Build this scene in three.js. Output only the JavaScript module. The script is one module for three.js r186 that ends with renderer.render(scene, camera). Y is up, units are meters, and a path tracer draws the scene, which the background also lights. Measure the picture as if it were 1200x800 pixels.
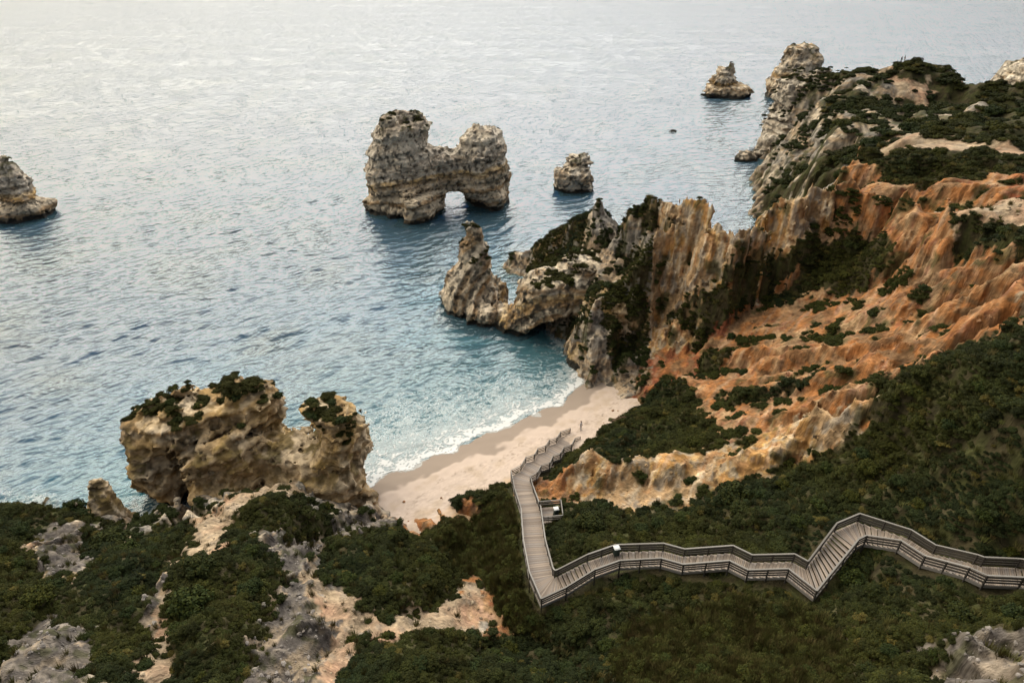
import * as THREE from 'three';
import { mergeGeometries } from 'three/addons/utils/BufferGeometryUtils.js';
import { createNoise2D, createNoise3D } from 'simplex-noise';
const SKY_G = 15, SKY_S = 0.62, SEA_DEEP = 14, SEA_T = 0.92, SEA_COL = [0.36, 0.74, 0.95], SEA_ATT = [0.1, 0.65, 0.83], SEA_ATD = 5, WAVE_SLOPE = 0.031;

// ---------------------------------------------------------------- camera, sky, sun, exposure
const scene = new THREE.Scene();
const CAM_H = 66, PITCH = 32 * Math.PI / 180, FOC = 800;           // metres above the sea, tilt down, focal length in photo pixels
const camera = new THREE.PerspectiveCamera(2 * Math.atan(400 / FOC) * 180 / Math.PI, 1.5, 1, 9000);
camera.position.set(0, CAM_H, 0);
camera.lookAt(0, CAM_H - Math.sin(PITCH) * 100, -Math.cos(PITCH) * 100);
const renderer = new THREE.WebGLRenderer({ antialias: true });
renderer.setSize(1024, 682);
renderer.toneMapping = THREE.LinearToneMapping;
renderer.toneMappingExposure = 0.47;
renderer.shadowMap.enabled = true;

const SUN_AZ = -82 * Math.PI / 180, SUN_EL = 34 * Math.PI / 180;      // to the left, behind thin bright cloud that reaches far round to the front
const sunDir = new THREE.Vector3(Math.sin(SUN_AZ) * Math.cos(SUN_EL), Math.sin(SUN_EL), -Math.cos(SUN_AZ) * Math.cos(SUN_EL));
{ // morning sky: a wide cream veil of cloud in front and to the left, grey-blue overhead and behind the camera
  const W = 512, H = 256, data = new Float32Array(W * H * 4);
  for (let r = 0; r < H; r++) {
    const el = ((r + 0.5) / H - 0.5) * Math.PI, y = Math.sin(el), c = Math.cos(el);
    for (let k = 0; k < W; k++) {
      const az = ((k + 0.5) / W - 0.5) * 2 * Math.PI, x = Math.cos(az) * c, z = Math.sin(az) * c;
      let da = Math.atan2(x, -z) + 0.3; if (da < -Math.PI) da += 2 * Math.PI; // azimuth from the brightest part of the cloud veil
      const glow = Math.exp(-Math.pow(da / 1.3, 2) - Math.pow((Math.asin(y) - 0.7) / SKY_S, 2)), low = Math.exp(-Math.max(0, y) * 3), bank = 0.15 + 0.85 * THREE.MathUtils.smoothstep(y, 0.0, 0.48); // duller haze bank along the horizon
      const base = [0.44 + 0.10 * low, 0.51 + 0.07 * low, 0.61 + 0.03 * low], warm = THREE.MathUtils.smoothstep(-da, -0.6, 0.9), g = [1.0, 0.95 - 0.055 * warm, 0.87 - 0.18 * warm];
      for (let i = 0; i < 3; i++) data[(r * W + k) * 4 + i] = base[i] + SKY_G * g[i] * glow * bank;
      data[(r * W + k) * 4 + 3] = 1;
    }
  }
  const t = new THREE.DataTexture(data, W, H, THREE.RGBAFormat, THREE.FloatType);
  t.mapping = THREE.EquirectangularReflectionMapping; t.magFilter = THREE.LinearFilter; t.minFilter = THREE.LinearFilter; t.needsUpdate = true;
  scene.background = t; scene.environment = t;
}
const sun = new THREE.DirectionalLight(new THREE.Color(1, 0.84, 0.66), 1.2);
sun.position.copy(sunDir).multiplyScalar(400).add(new THREE.Vector3(0, 0, -100));
sun.target.position.set(0, 0, -100); sun.castShadow = true; sun.shadow.radius = 50; sun.shadow.mapSize.set(4096, 4096);
Object.assign(sun.shadow.camera, { left: -250, right: 250, top: 250, bottom: -250, near: 1, far: 1200 });
scene.add(sun, sun.target);

// ---------------------------------------------------------------- helpers
function rng(seed) { let s = seed >>> 0; return () => { s = (s + 0x6d2b79f5) | 0; let t = Math.imul(s ^ (s >>> 15), 1 | s); t = (t + Math.imul(t ^ (t >>> 7), 61 | t)) ^ t; return ((t ^ (t >>> 14)) >>> 0) / 4294967296; }; }
const R0 = rng(11), N2 = createNoise2D(rng(3)), N3 = createNoise3D(rng(5));
const clamp = (x, a, b) => Math.min(b, Math.max(a, x)), lerp = (a, b, t) => a + (b - a) * t;
const sstep = (a, b, x) => { const t = clamp((x - a) / (b - a), 0, 1); return t * t * (3 - 2 * t); };
const fbm2 = (x, z, o = 4) => { let s = 0, a = 0.5; for (let i = 0; i < o; i++) { s += a * N2(x, z); x = x * 2.03 + 17; z = z * 2.03 - 9; a *= 0.5; } return s; };
const fbm3 = (x, y, z, o = 3) => { let s = 0, a = 0.5; for (let i = 0; i < o; i++) { s += a * N3(x, y, z); x = x * 2.03 + 7; y = y * 2.03 - 3; z = z * 2.03 - 9; a *= 0.5; } return s; };
const SP = Math.sin(PITCH), CP = Math.cos(PITCH);
function at(px, py, y) { // the point of height y that the photo shows at that pixel
  const dx = (px - 600) / FOC, dy = (400 - py) / FOC, t = (CAM_H - y) / (SP - dy * CP);
  return [dx * t, y, -(CP + dy * SP) * t];
}
function toPix(x, y, z) { const v = y - CAM_H, d = -z * CP - v * SP, u = v * CP - z * SP; return [600 + FOC * x / d, 400 - FOC * u / d, d]; }
const names = new Map();
const numbered = (n) => { const k = names.get(n) || 0; names.set(n, k + 1); return k ? n + '_' + String(k).padStart(3, '0') : n; };
function shade(o) { o.traverse((c) => { if (c.isMesh) { c.castShadow = true; c.receiveShadow = true; } }); return o; }
function put(o, name, data) { o.name = numbered(name); Object.assign(o.userData, data); shade(o); scene.add(o); return o; }
function part(parent, name, geo, mat) { const m = new THREE.Mesh(geo, mat); m.name = name; m.castShadow = m.receiveShadow = true; parent.add(m); return m; }
const mat = (c, r = 0.9, extra = {}) => new THREE.MeshPhysicalMaterial({ color: new THREE.Color(...c), roughness: r, specularIntensity: 0.35, ...extra });
const vmat = (r = 0.95, extra = {}) => new THREE.MeshPhysicalMaterial({ vertexColors: true, roughness: r, specularIntensity: 0.2, ...extra });

// naive surface nets over a grid; field[i] < 0 inside
function nets(field, nx, ny, nz, ox, oy, oz, c) {
  const idx = new Int32Array(nx * ny * nz).fill(-1), pos = [], ind = [], sx = 1, sy = nx, sz = nx * ny;
  const off = [0, sx, sy, sx + sy, sz, sz + sx, sz + sy, sz + sx + sy];
  const E = [[0, 1], [2, 3], [4, 5], [6, 7], [0, 2], [1, 3], [4, 6], [5, 7], [0, 4], [1, 5], [2, 6], [3, 7]];
  for (let k = 0; k < nz - 1; k++) for (let j = 0; j < ny - 1; j++) for (let i = 0; i < nx - 1; i++) {
    const b = i + j * sy + k * sz; let m = 0;
    for (let q = 0; q < 8; q++) if (field[b + off[q]] < 0) m |= 1 << q;
    if (m === 0 || m === 255) continue;
    let n = 0, px = 0, py = 0, pz = 0;
    for (const [p, q] of E) {
      if (((m >> p) & 1) === ((m >> q) & 1)) continue;
      const a = field[b + off[p]], d = field[b + off[q]], t = a / (a - d);
      px += (p & 1) + t * ((q & 1) - (p & 1)); py += ((p >> 1) & 1) + t * (((q >> 1) & 1) - ((p >> 1) & 1)); pz += (p >> 2) + t * ((q >> 2) - (p >> 2)); n++;
    }
    idx[b] = pos.length / 3; pos.push(ox + c * (i + px / n), oy + c * (j + py / n), oz + c * (k + pz / n));
  }
  for (let k = 1; k < nz - 1; k++) for (let j = 1; j < ny - 1; j++) for (let i = 1; i < nx - 1; i++) {
    const b = i + j * sy + k * sz, s0 = field[b] < 0;
    const quad = (A, B, C, D, f) => { if (A < 0 || B < 0 || C < 0 || D < 0) return; if (f) ind.push(A, B, C, A, C, D); else ind.push(A, C, B, A, D, C); };
    if (s0 !== field[b + sx] < 0) quad(idx[b - sy - sz], idx[b - sz], idx[b], idx[b - sy], s0);
    if (s0 !== field[b + sy] < 0) quad(idx[b - sx - sz], idx[b - sx], idx[b], idx[b - sz], s0);
    if (s0 !== field[b + sz] < 0) quad(idx[b - sx - sy], idx[b - sy], idx[b], idx[b - sx], s0);
  }
  const g = new THREE.BufferGeometry();
  g.setAttribute('position', new THREE.BufferAttribute(new Float32Array(pos), 3));
  g.setIndex(new THREE.BufferAttribute(new Uint32Array(ind), 1));
  g.computeVertexNormals();
  return g;
}
function netsOf(f, lo, hi, c, far = 0) { // whole box
  const nx = Math.ceil((hi[0] - lo[0]) / c) + 1, ny = Math.ceil((hi[1] - lo[1]) / c) + 1, nz = Math.ceil((hi[2] - lo[2]) / c) + 1, a = new Float32Array(nx * ny * nz);
  const B = 5, skip = B * c * 0.87 * 1.6 + far;                        // blocks far from the surface take one value
  for (let K = 0; K < nz; K += B) for (let J = 0; J < ny; J += B) for (let I = 0; I < nx; I += B) {
    const m = f(lo[0] + (I + B / 2) * c, lo[1] + (J + B / 2) * c, lo[2] + (K + B / 2) * c), flat = Math.abs(m) > skip;
    for (let k = K; k < Math.min(nz, K + B); k++) for (let j = J; j < Math.min(ny, J + B); j++) for (let i = I; i < Math.min(nx, I + B); i++) a[i + nx * (j + ny * k)] = flat ? m : f(lo[0] + i * c, lo[1] + j * c, lo[2] + k * c);
  }
  return nets(a, nx, ny, nz, lo[0], lo[1], lo[2], c);
}
function tint(g, f) { // f(x,y,z,nx,ny,nz) -> linear rgb
  const p = g.attributes.position.array, n = g.attributes.normal.array, c = new Float32Array(p.length);
  for (let i = 0; i < p.length; i += 3) { const v = f(p[i], p[i + 1], p[i + 2], n[i], n[i + 1], n[i + 2]); c[i] = v[0]; c[i + 1] = v[1]; c[i + 2] = v[2]; }
  g.setAttribute('color', new THREE.BufferAttribute(c, 3));
  return g;
}
const mix3 = (a, b, t) => [a[0] + (b[0] - a[0]) * t, a[1] + (b[1] - a[1]) * t, a[2] + (b[2] - a[2]) * t];
const mul3 = (a, s) => [a[0] * s, a[1] * s, a[2] * s];

// grain of weathered rock and earth: colour speckle and fine relief, tiled in metres
function grainMaps(seed) {
  const n = 1024, f = new Float32Array(n * n), r = rng(seed);
  for (let o = 0, cells = 8, amp = 1; o < 7; o++, cells *= 2, amp *= 0.68) { // periodic value noise
    const g = new Float32Array(cells * cells).map(() => r() * 2 - 1), s = cells / n;
    for (let y = 0; y < n; y++) { const v = y * s, k = v | 0, b = v - k, b2 = b * b * (3 - 2 * b), k0 = k * cells, k1 = ((k + 1) % cells) * cells; for (let x = 0; x < n; x++) { const u = x * s, i = u | 0, a = u - i, a2 = a * a * (3 - 2 * a), i1 = (i + 1) % cells; const t = (g[k0 + i] * (1 - a2) + g[k0 + i1] * a2) * (1 - b2) + (g[k1 + i] * (1 - a2) + g[k1 + i1] * a2) * b2; f[y * n + x] += amp * (o % 2 ? 0.6 - 1.6 * Math.abs(t) : t); } }
  }
  const tex = (fn) => { const d = new Uint8Array(n * n * 4); for (let i = 0; i < n * n; i++) { const v = clamp(fn(f[i]), 0, 255); d[i * 4] = d[i * 4 + 1] = d[i * 4 + 2] = v; d[i * 4 + 3] = 255; } const t = new THREE.DataTexture(d, n, n); t.wrapS = t.wrapT = THREE.RepeatWrapping; t.magFilter = THREE.LinearFilter; t.needsUpdate = true; return t; };
  return { map: tex((v) => 186 + 56 * v), bumpMap: tex((v) => 128 + 42 * v) };
}
const GRAIN = grainMaps(404);
function setUV(g, f) { const p = g.attributes.position.array, uv = new Float32Array(p.length / 3 * 2); for (let i = 0, j = 0; i < p.length; i += 3, j += 2) { const q = f(p[i], p[i + 1], p[i + 2]); uv[j] = q[0]; uv[j + 1] = q[1]; } g.setAttribute('uv', new THREE.BufferAttribute(uv, 2)); return g; }
const warpUV = (x, z) => [(x + 0.8 * N2(x * 0.15, z * 0.15)) / 13, (z + 0.8 * N2(x * 0.15 + 5, z * 0.15)) / 13];

// ---------------------------------------------------------------- wooden stairway line (photo pixel, height): centre of the deck
const WALK = [
[674, 513, 1.1], [665, 516, 1.3], [661, 523, 2.2], [652, 526, 2.3], [648, 533, 3.0], [639, 536, 3.1], [635, 544, 3.9], [625, 547, 4.0], [620, 556, 4.8], [610, 561, 4.9], [614, 578, 5.5],
  [622, 602, 6.6], [626, 640, 9.4], [634, 676, 11.9], [642, 693, 12.1], [658, 686, 12.2],
  [692, 667, 13.9], [723, 656, 14.0], [775, 654, 15.2], [800, 661, 15.3], [855, 657, 16.5], [877, 668, 16.6], [925, 667, 17.7], [949, 684, 17.8],
  [990, 632, 20.0], [1008, 624, 20.1], [1058, 637, 21.3], [1086, 655, 21.4], [1136, 668, 22.6], [1150, 674, 22.7], [1192, 676, 22.8], [1262, 690, 24.4], [1330, 690, 24.5],
].map(([a, b, c]) => at(a, b, c));
const walkW = (i) => (i < 15 ? 2.3 : i < 16 ? 2.1 : i > 22 && i < 26 ? 2.1 : 1.8); // the upper flights are narrower
function walkNear(x, z) { // distance to the deck's centre line, deck height there
  let best = 1e9, y = 0;
  for (let i = 0; i + 1 < WALK.length; i++) {
    const [ax, ay, az] = WALK[i], [bx, by, bz] = WALK[i + 1], dx = bx - ax, dz = bz - az, t = clamp(((x - ax) * dx + (z - az) * dz) / (dx * dx + dz * dz), 0, 1);
    const d = Math.hypot(x - ax - t * dx, z - az - t * dz);
    if (d < best) { best = d; y = ay + t * (by - ay); }
  }
  return [best, y];
}

// ---------------------------------------------------------------- relief: surveyed points (photo pixel + height), joined by triangles
// covers: V shrubs, O orange earth, R red earth, Y ochre cliff, P pale sand and path, G grey karst, D dry grass
const SURVEY = {
  near: {
    V: [[30, 600, 5], [80, 606, 6], [20, 655, 12], [-40, 640, 9], [-60, 720, 17], [0, 720, 17], [60, 705, 15.5], [130, 655, 11.5], [175, 645, 9.6], [205, 638, 9.8], [150, 690, 15], [120, 720, 17.5], [140, 770, 20], [0, 790, 21], [-60, 800, 21],
      [270, 633, 14.6], [235, 660, 16.2], [310, 655, 14.6], [318, 680, 15], [290, 690, 16.6], [240, 720, 18.4], [290, 740, 18.4], [230, 770, 20], [270, 800, 20.5], [270, 840, 22],
      [300, 592, 11.5], [335, 578, 10.5], [362, 600, 9.6], [315, 612, 11.8], [265, 612, 10.6], [285, 572, 8],
      [395, 640, 9.6], [450, 632, 9.2], [500, 650, 8.4], [527, 678, 8.2], [470, 690, 11.2], [395, 672, 11.8], [430, 698, 12.2],
      [420, 760, 16.4], [500, 748, 15.4], [580, 768, 13.2], [450, 800, 17.8], [550, 800, 16], [630, 800, 13.5], [420, 780, 17.4],
      [565, 670, 6.2], [555, 640, 5.2], [615, 770, 9.6], [530, 625, 4.6], [560, 608, 4.8], [588, 580, 4.6], [552, 580, 4], [600, 640, 8], [603, 680, 9.6], [615, 715, 10.6], [655, 735, 11.6],
      [655, 640, 9.6], [660, 600, 7.2], [690, 600, 8.4], [680, 625, 10], [640, 540, 3.4], [665, 534, 3.4], [650, 556, 4.4],
      [740, 518, 9], [790, 508, 9.6], [820, 520, 11], [716, 514, 6.5], [755, 488, 5.6], [780, 466, 6.0], [800, 448, 7.4], [690, 520, 4],
      [850, 568, 11.8], [900, 560, 13.8], [960, 530, 17.2], [1010, 500, 20.8], [760, 615, 10.4], [850, 605, 13.4], [950, 600, 17.6], [1000, 580, 19.4], [1100, 580, 23], [1200, 580, 26.5], [1100, 500, 26.5], [1200, 500, 30.5],
      [1055, 455, 26.2], [1150, 415, 32], [1200, 388, 34.4], [1060, 530, 22.6], [1280, 480, 35], [1280, 580, 30],
      [700, 715, 12.8], [700, 755, 12.4], [780, 710, 14.4], [800, 690, 14.4], [880, 700, 16.4], [1000, 700, 19.6], [1000, 750, 20], [1100, 700, 22], [1080, 760, 23.6], [1180, 715, 24.8], [1000, 800, 22.6], [950, 830, 23], [800, 840, 19], [700, 830, 15.8], [1300, 700, 27],
      [820, 470, 8.2], [940, 335, 17.6], [1000, 300, 22.6], [965, 320, 19.5], [870, 372, 12], [830, 392, 9.8], [850, 352, 13.2], [900, 315, 18], [1150, 272, 34.4], [1200, 275, 36], [1120, 262, 33.6], [1240, 230, 37],
      [720, 385, 8.4], [730, 340, 13.4], [760, 300, 17.5], [700, 340, 12.5], [735, 400, 8], [770, 232, 26.5], [740, 240, 24.5], [690, 246, 18.5], [660, 262, 13], [630, 282, 8.6], [1000, 187, 31], [1050, 192, 32.6], [1100, 196, 33.6], [1180, 203, 35]],
    O: [[1060, 300, 26.6], [1080, 360, 25.8], [1020, 400, 21.4], [980, 450, 19.6], [905, 465, 14.4], [920, 415, 14.6], [880, 395, 12.6], [860, 440, 10.4], [1130, 340, 30], [1160, 320, 32.4], [980, 410, 18.4], [1030, 370, 22], [940, 460, 16.8], [1100, 360, 27], [1140, 290, 32.6], [1060, 240, 30.2], [1020, 235, 30.6], [1010, 262, 27], [480, 622, 3.6], [500, 606, 2.8], [575, 718, 7.0], [590, 742, 7.6], [575, 590, 5], [545, 600, 4], [560, 690, 6.4], [640, 575, 5.4], [662, 560, 6.4], [680, 545, 8.2],
      [830, 425, 8.6], [870, 418, 11.4], [850, 458, 9.4], [880, 470, 12.4], [900, 440, 14.4], [930, 478, 15.8], [950, 440, 17.4], [1000, 428, 20.6], [960, 400, 17], [1000, 378, 19.6], [1050, 398, 23.4], [1100, 388, 27.6], [1150, 358, 31],
      [1180, 302, 34], [1100, 330, 28], [1050, 350, 23.6], [1010, 345, 20.4], [950, 372, 16], [900, 388, 13.4], [900, 350, 14.6], [1040, 462, 24.8], [1010, 478, 22.6],
      [1000, 206, 33], [1030, 212, 33.4], [1066, 224, 33], [1000, 235, 29], [960, 245, 27], [1050, 255, 28.6], [1090, 290, 28.4], [960, 218, 31], [1090, 240, 31], [1130, 310, 30.5], [1080, 420, 25.4], [1120, 300, 31]],
    R: [[768, 447, 2.6], [792, 440, 4.6], [805, 418, 6.6], [845, 400, 9.6], [1120, 213, 34], [1160, 210, 34.6], [1178, 226, 35.2], [780, 425, 5.4]],
    Y: [[870, 262, 27], [900, 262, 26.6], [860, 290, 22.6], [830, 270, 24.6], [800, 270, 23.4], [690, 533, 9.4], [735, 538, 10.2], [790, 552, 11], [690, 583, 6.9], [740, 588, 7.4], [790, 592, 8.6], [850, 545, 13.4], [900, 528, 15.8], [960, 494, 19.4], [1000, 478, 22.4], [820, 562, 10.4],
      [800, 226, 29], [832, 231, 29], [850, 250, 27.6], [880, 250, 28], [905, 232, 29], [930, 235, 29.6], [785, 395, 7.6], [800, 330, 15], [830, 320, 17], [780, 260, 24], [880, 300, 20.6], [770, 330, 13], [930, 275, 22.5], [845, 240, 28.8], [795, 360, 10.4], [850, 330, 15]],
    P: [[200, 735, 16.6], [190, 720, 15.8], [165, 795, 20.6], [365, 715, 14.4], [380, 760, 16.6], [300, 583, 9.2], [262, 596, 10], [240, 612, 10.8], [520, 725, 11.4], [470, 722, 12], [490, 735, 12.6], [60, 640, 9.2], [90, 652, 10.4], [75, 665, 11.4], [60, 770, 19], [30, 800, 21.4], [180, 760, 18.4], [180, 792, 20.2], [186, 705, 15], [250, 600, 10], [280, 588, 9.4], [322, 572, 8.4], [225, 622, 11.2], [215, 640, 12.2], [300, 574, 8.6],
      [390, 735, 14.6], [385, 695, 13], [450, 730, 12.6], [500, 715, 11], [545, 705, 9.2], [545, 735, 10.4], [480, 742, 13.4], [541, 688, 8.2], [400, 765, 16.4], [376, 790, 18],
      [1200, 350, 34], [1130, 248, 35], [1180, 236, 36], [1200, 246, 36.2], [1108, 252, 33.6], [1160, 250, 35.6], [370, 660, 11.2]],
    G: [[330, 628, 10.6], [335, 645, 12], [350, 675, 12.8], [330, 720, 15.6], [360, 730, 15.4], [370, 700, 13.6], [310, 770, 18.8], [365, 770, 17.4], [420, 620, 5.6], [395, 618, 6.8], [440, 740, 14], [345, 625, 9.6], [310, 626, 12.2], [45, 625, 7.6], [70, 625, 7.8], [100, 668, 12], [40, 745, 17.8], [80, 790, 20.6], [120, 795, 21.4], [540, 720, 9.6], [0, 604, 1], [60, 592, 1], [100, 600, 1.5], [110, 625, 6], [150, 600, 1.5], [180, 600, 2.5], [225, 598, 5.6], [200, 606, 5.5], [255, 585, 6.5], [350, 648, 11.6], [340, 700, 14.2], [335, 760, 17.6], [345, 800, 19.4], [375, 632, 9.2], [360, 618, 8.4], [405, 608, 4.6], [440, 606, 3.6], [455, 618, 4.6], [100, 745, 18.4], [390, 585, 3], [350, 560, 5],
      [862, 490, 11], [750, 275, 20], [745, 300, 16.6], [705, 300, 14.4], [685, 292, 12.6], [705, 236, 21], [600, 300, 3], [620, 312, 2.6], [690, 360, 11.2], [690, 432, 2.2], [720, 436, 2.6], [755, 432, 3.4], [690, 400, 6.5], [665, 310, 12]],
    T: [[1128, 795, 27], [1172, 742, 28], [1200, 760, 29.5], [1250, 780, 32]],
    D: [[860, 735, 16.4], [920, 760, 18], [840, 770, 17], [780, 780, 15.6], [545, 660, 5.4], [590, 615, 6], [600, 600, 5.4], [740, 740, 13.4]],
  },
};
// hidden slopes and the drop below the sea, in metres: x, z, height
const HIDDEN = [
  [-140, -60, -6], [-110, -75, -6], [-70, -72, -6], [-56, -66, -5], [-44, -58, 1], [-52, -70, -6], [-30, -76, -6], [-22, -74, -5], [-16, -70, -4], [-10, -68, -3], [-2, -72, -3], [4, -78, -3], [10, -83, -3], [16, -90, -3], [18, -94, -3], [10, -94, -5], [8, -98, -6], [7, -104, -5], [-6, -100, -7], [-30, -95, -7], [-60, -90, -8],
  [3, -112, -5], [4, -120, -6], [-4, -130, -6], [-6, -142, -6], [4, -152, -6], [16, -150, -6], [24, -140, -6], [28, -128, -5], [36, -121, -5], [46, -117, -5], [54, -116, -4], [58, -122, 0], [60, -132, -5], [25, -118, 9], [33, -114, 12], [43, -110, 17], [50, -107, 25], [18, -142, 2], [12, -132, 9],
  [66, -122, 26], [68, -135, 20], [90, -115, 35], [100, -95, 37], [110, -60, 39], [75, -60, 37.5], [80, -30, 38], [60, -20, 36], [45, -10, 34], [20, -8, 22], [0, -8, 18], [-30, -8, 24], [-60, -10, 25], [-100, -20, 20], [-120, -40, 3], [-90, -50, 2], [-75, -54, 2],
];
const TYPE_ID = { V: 0, O: 1, R: 2, Y: 3, P: 4, G: 5, D: 6, T: 7 }; // T: dark stony talus
function delaunay(P) { // Bowyer-Watson
  const n = P.length, pts = P.map((p, i) => [p[0] + Math.sin(i * 12.9) * 0.01, p[1] + Math.cos(i * 7.7) * 0.01]);
  pts.push([-9000, -9000], [9000, -9000], [0, 9000]);
  const circ = (a, b, c) => {
    const [ax, ay] = pts[a], [bx, by] = pts[b], [cx, cy] = pts[c], d = 2 * (ax * (by - cy) + bx * (cy - ay) + cx * (ay - by));
    const ux = ((ax * ax + ay * ay) * (by - cy) + (bx * bx + by * by) * (cy - ay) + (cx * cx + cy * cy) * (ay - by)) / d, uy = ((ax * ax + ay * ay) * (cx - bx) + (bx * bx + by * by) * (ax - cx) + (cx * cx + cy * cy) * (bx - ax)) / d;
    return { t: [a, b, c], x: ux, y: uy, r: (ax - ux) ** 2 + (ay - uy) ** 2 };
  };
  let T = [circ(n, n + 1, n + 2)];
  for (let i = 0; i < n; i++) {
    const bad = [], keep = [];
    for (const t of T) ((pts[i][0] - t.x) ** 2 + (pts[i][1] - t.y) ** 2 < t.r ? bad : keep).push(t);
    const edges = new Map();
    for (const { t: [a, b, c] } of bad) for (const [u, v] of [[a, b], [b, c], [c, a]]) { const k = Math.min(u, v) * 100000 + Math.max(u, v); edges.has(k) ? edges.set(k, null) : edges.set(k, [u, v]); }
    T = keep;
    for (const e of edges.values()) if (e) T.push(circ(e[0], e[1], i));
  }
  return T.map((t) => t.t).filter((t) => t.every((i) => i < n));
}
function terrace(x, z) { // slumped terraces of the earth cliff: each steps up steeply and falls back gently behind its long crest
  const u = 0.72 * x - 0.69 * z, w = 0.69 * x + 0.72 * z, s = u / 8 + 0.5 * N2(w * 0.028, u * 0.02) + 0.08 * N2(w * 0.15, u * 0.1), s2 = u / 3.1 + 0.6 * N2(w * 0.035 + 9, u * 0.04);
  return [s - Math.floor(s), s2 - Math.floor(s2), 0.65 + 0.45 * N2(w * 0.03, Math.floor(s) * 3)];
}
class Relief { // heights on a square grid from the surveyed points
  constructor(points, x0, z0, x1, z1, cell) {
    this.x0 = x0; this.z0 = z0; this.c = cell; this.nx = Math.round((x1 - x0) / cell) + 1; this.nz = Math.round((z1 - z0) / cell) + 1;
    const h = this.h = new Float32Array(this.nx * this.nz).fill(-8);
    for (const [a, b, c] of delaunay(points.map((p) => [p[0], p[1]]))) {
      const A = points[a], B = points[b], C = points[c], d = (B[1] - C[1]) * (A[0] - C[0]) + (C[0] - B[0]) * (A[1] - C[1]);
      if (Math.abs(d) < 1e-9) continue;
      const i0 = Math.max(0, Math.ceil((Math.min(A[0], B[0], C[0]) - x0) / cell)), i1 = Math.min(this.nx - 1, Math.floor((Math.max(A[0], B[0], C[0]) - x0) / cell));
      const k0 = Math.max(0, Math.ceil((Math.min(A[1], B[1], C[1]) - z0) / cell)), k1 = Math.min(this.nz - 1, Math.floor((Math.max(A[1], B[1], C[1]) - z0) / cell));
      for (let k = k0; k <= k1; k++) for (let i = i0; i <= i1; i++) {
        const x = x0 + i * cell, z = z0 + k * cell, u = ((B[1] - C[1]) * (x - C[0]) + (C[0] - B[0]) * (z - C[1])) / d, v = ((C[1] - A[1]) * (x - C[0]) + (A[0] - C[0]) * (z - C[1])) / d, w = 1 - u - v;
        if (u >= -1e-6 && v >= -1e-6 && w >= -1e-6) h[k * this.nx + i] = u * A[2] + v * B[2] + w * C[2];
      }
    }
  }
  blur(n) { for (let q = 0; q < n; q++) { const s = this.h.slice(), { nx, nz, h } = this; for (let k = 1; k < nz - 1; k++) for (let i = 1; i < nx - 1; i++) { const b = k * nx + i; h[b] = s[b] * 0.36 + (s[b - 1] + s[b + 1] + s[b - nx] + s[b + nx]) * 0.16; } } }
  get(x, z) {
    const u = clamp((x - this.x0) / this.c, 0, this.nx - 1.001), v = clamp((z - this.z0) / this.c, 0, this.nz - 1.001), i = u | 0, k = v | 0, a = u - i, b = v - k, h = this.h, q = k * this.nx + i;
    return (h[q] * (1 - a) + h[q + 1] * a) * (1 - b) + (h[q + this.nx] * (1 - a) + h[q + this.nx + 1] * a) * b;
  }
  grad(x, z, e = this.c) { return [(this.get(x + e, z) - this.get(x - e, z)) / (2 * e), (this.get(x, z + e) - this.get(x, z - e)) / (2 * e)]; }
  erode(drops, soft, seed) { // rain gullies: droplets carry earth downhill
    const r = rng(seed), { nx, nz, h } = this;
    for (let d = 0; d < drops; d++) {
      let x = 2 + r() * (nx - 5), z = 2 + r() * (nz - 5), dx = 0, dz = 0, sed = 0, vel = 1, water = 1;
      if (soft(this.x0 + x * this.c, this.z0 + z * this.c) < 0.05) continue;
      for (let s = 0; s < 64; s++) {
        const i = x | 0, k = z | 0, a = x - i, b = z - k, q = k * nx + i;
        const gx = (h[q + 1] - h[q]) * (1 - b) + (h[q + nx + 1] - h[q + nx]) * b, gz = (h[q + nx] - h[q]) * (1 - a) + (h[q + nx + 1] - h[q + 1]) * a;
        const h0 = (h[q] * (1 - a) + h[q + 1] * a) * (1 - b) + (h[q + nx] * (1 - a) + h[q + nx + 1] * a) * b;
        dx = dx * 0.15 - gx * 0.85; dz = dz * 0.15 - gz * 0.85; const l = Math.hypot(dx, dz) || 1; dx /= l; dz /= l;
        x += dx; z += dz;
        if (x < 2 || z < 2 || x > nx - 3 || z > nz - 3) break;
        const i2 = x | 0, k2 = z | 0, a2 = x - i2, b2 = z - k2, q2 = k2 * nx + i2;
        const h1 = (h[q2] * (1 - a2) + h[q2 + 1] * a2) * (1 - b2) + (h[q2 + nx] * (1 - a2) + h[q2 + nx + 1] * a2) * b2, dh = h1 - h0;
        const cap = Math.max(-dh, 0.01) * vel * water * 1.2;
        let e;
        if (dh > 0 || sed > cap) { e = -(dh > 0 ? Math.min(dh, sed) : (sed - cap) * 0.25); } else e = Math.min((cap - sed) * 0.16, -dh) * soft(this.x0 + x * this.c, this.z0 + z * this.c);
        sed += e;
        h[q] -= e * (1 - a) * (1 - b); h[q + 1] -= e * a * (1 - b); h[q + nx] -= e * (1 - a) * b; h[q + nx + 1] -= e * a * b;
        vel = Math.sqrt(Math.max(0.05, vel * vel - dh * 0.6)); water *= 0.975;
      }
    }
  }
}
const nearPts = [], nearCover = [];
for (const [k, list] of Object.entries(SURVEY.near)) for (const [a, b, y] of list) { const p = at(a, b, y); nearPts.push([p[0], p[2], y]); nearCover.push([p[0], p[2], TYPE_ID[k]]); }
for (const p of HIDDEN) nearPts.push(p);
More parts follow.
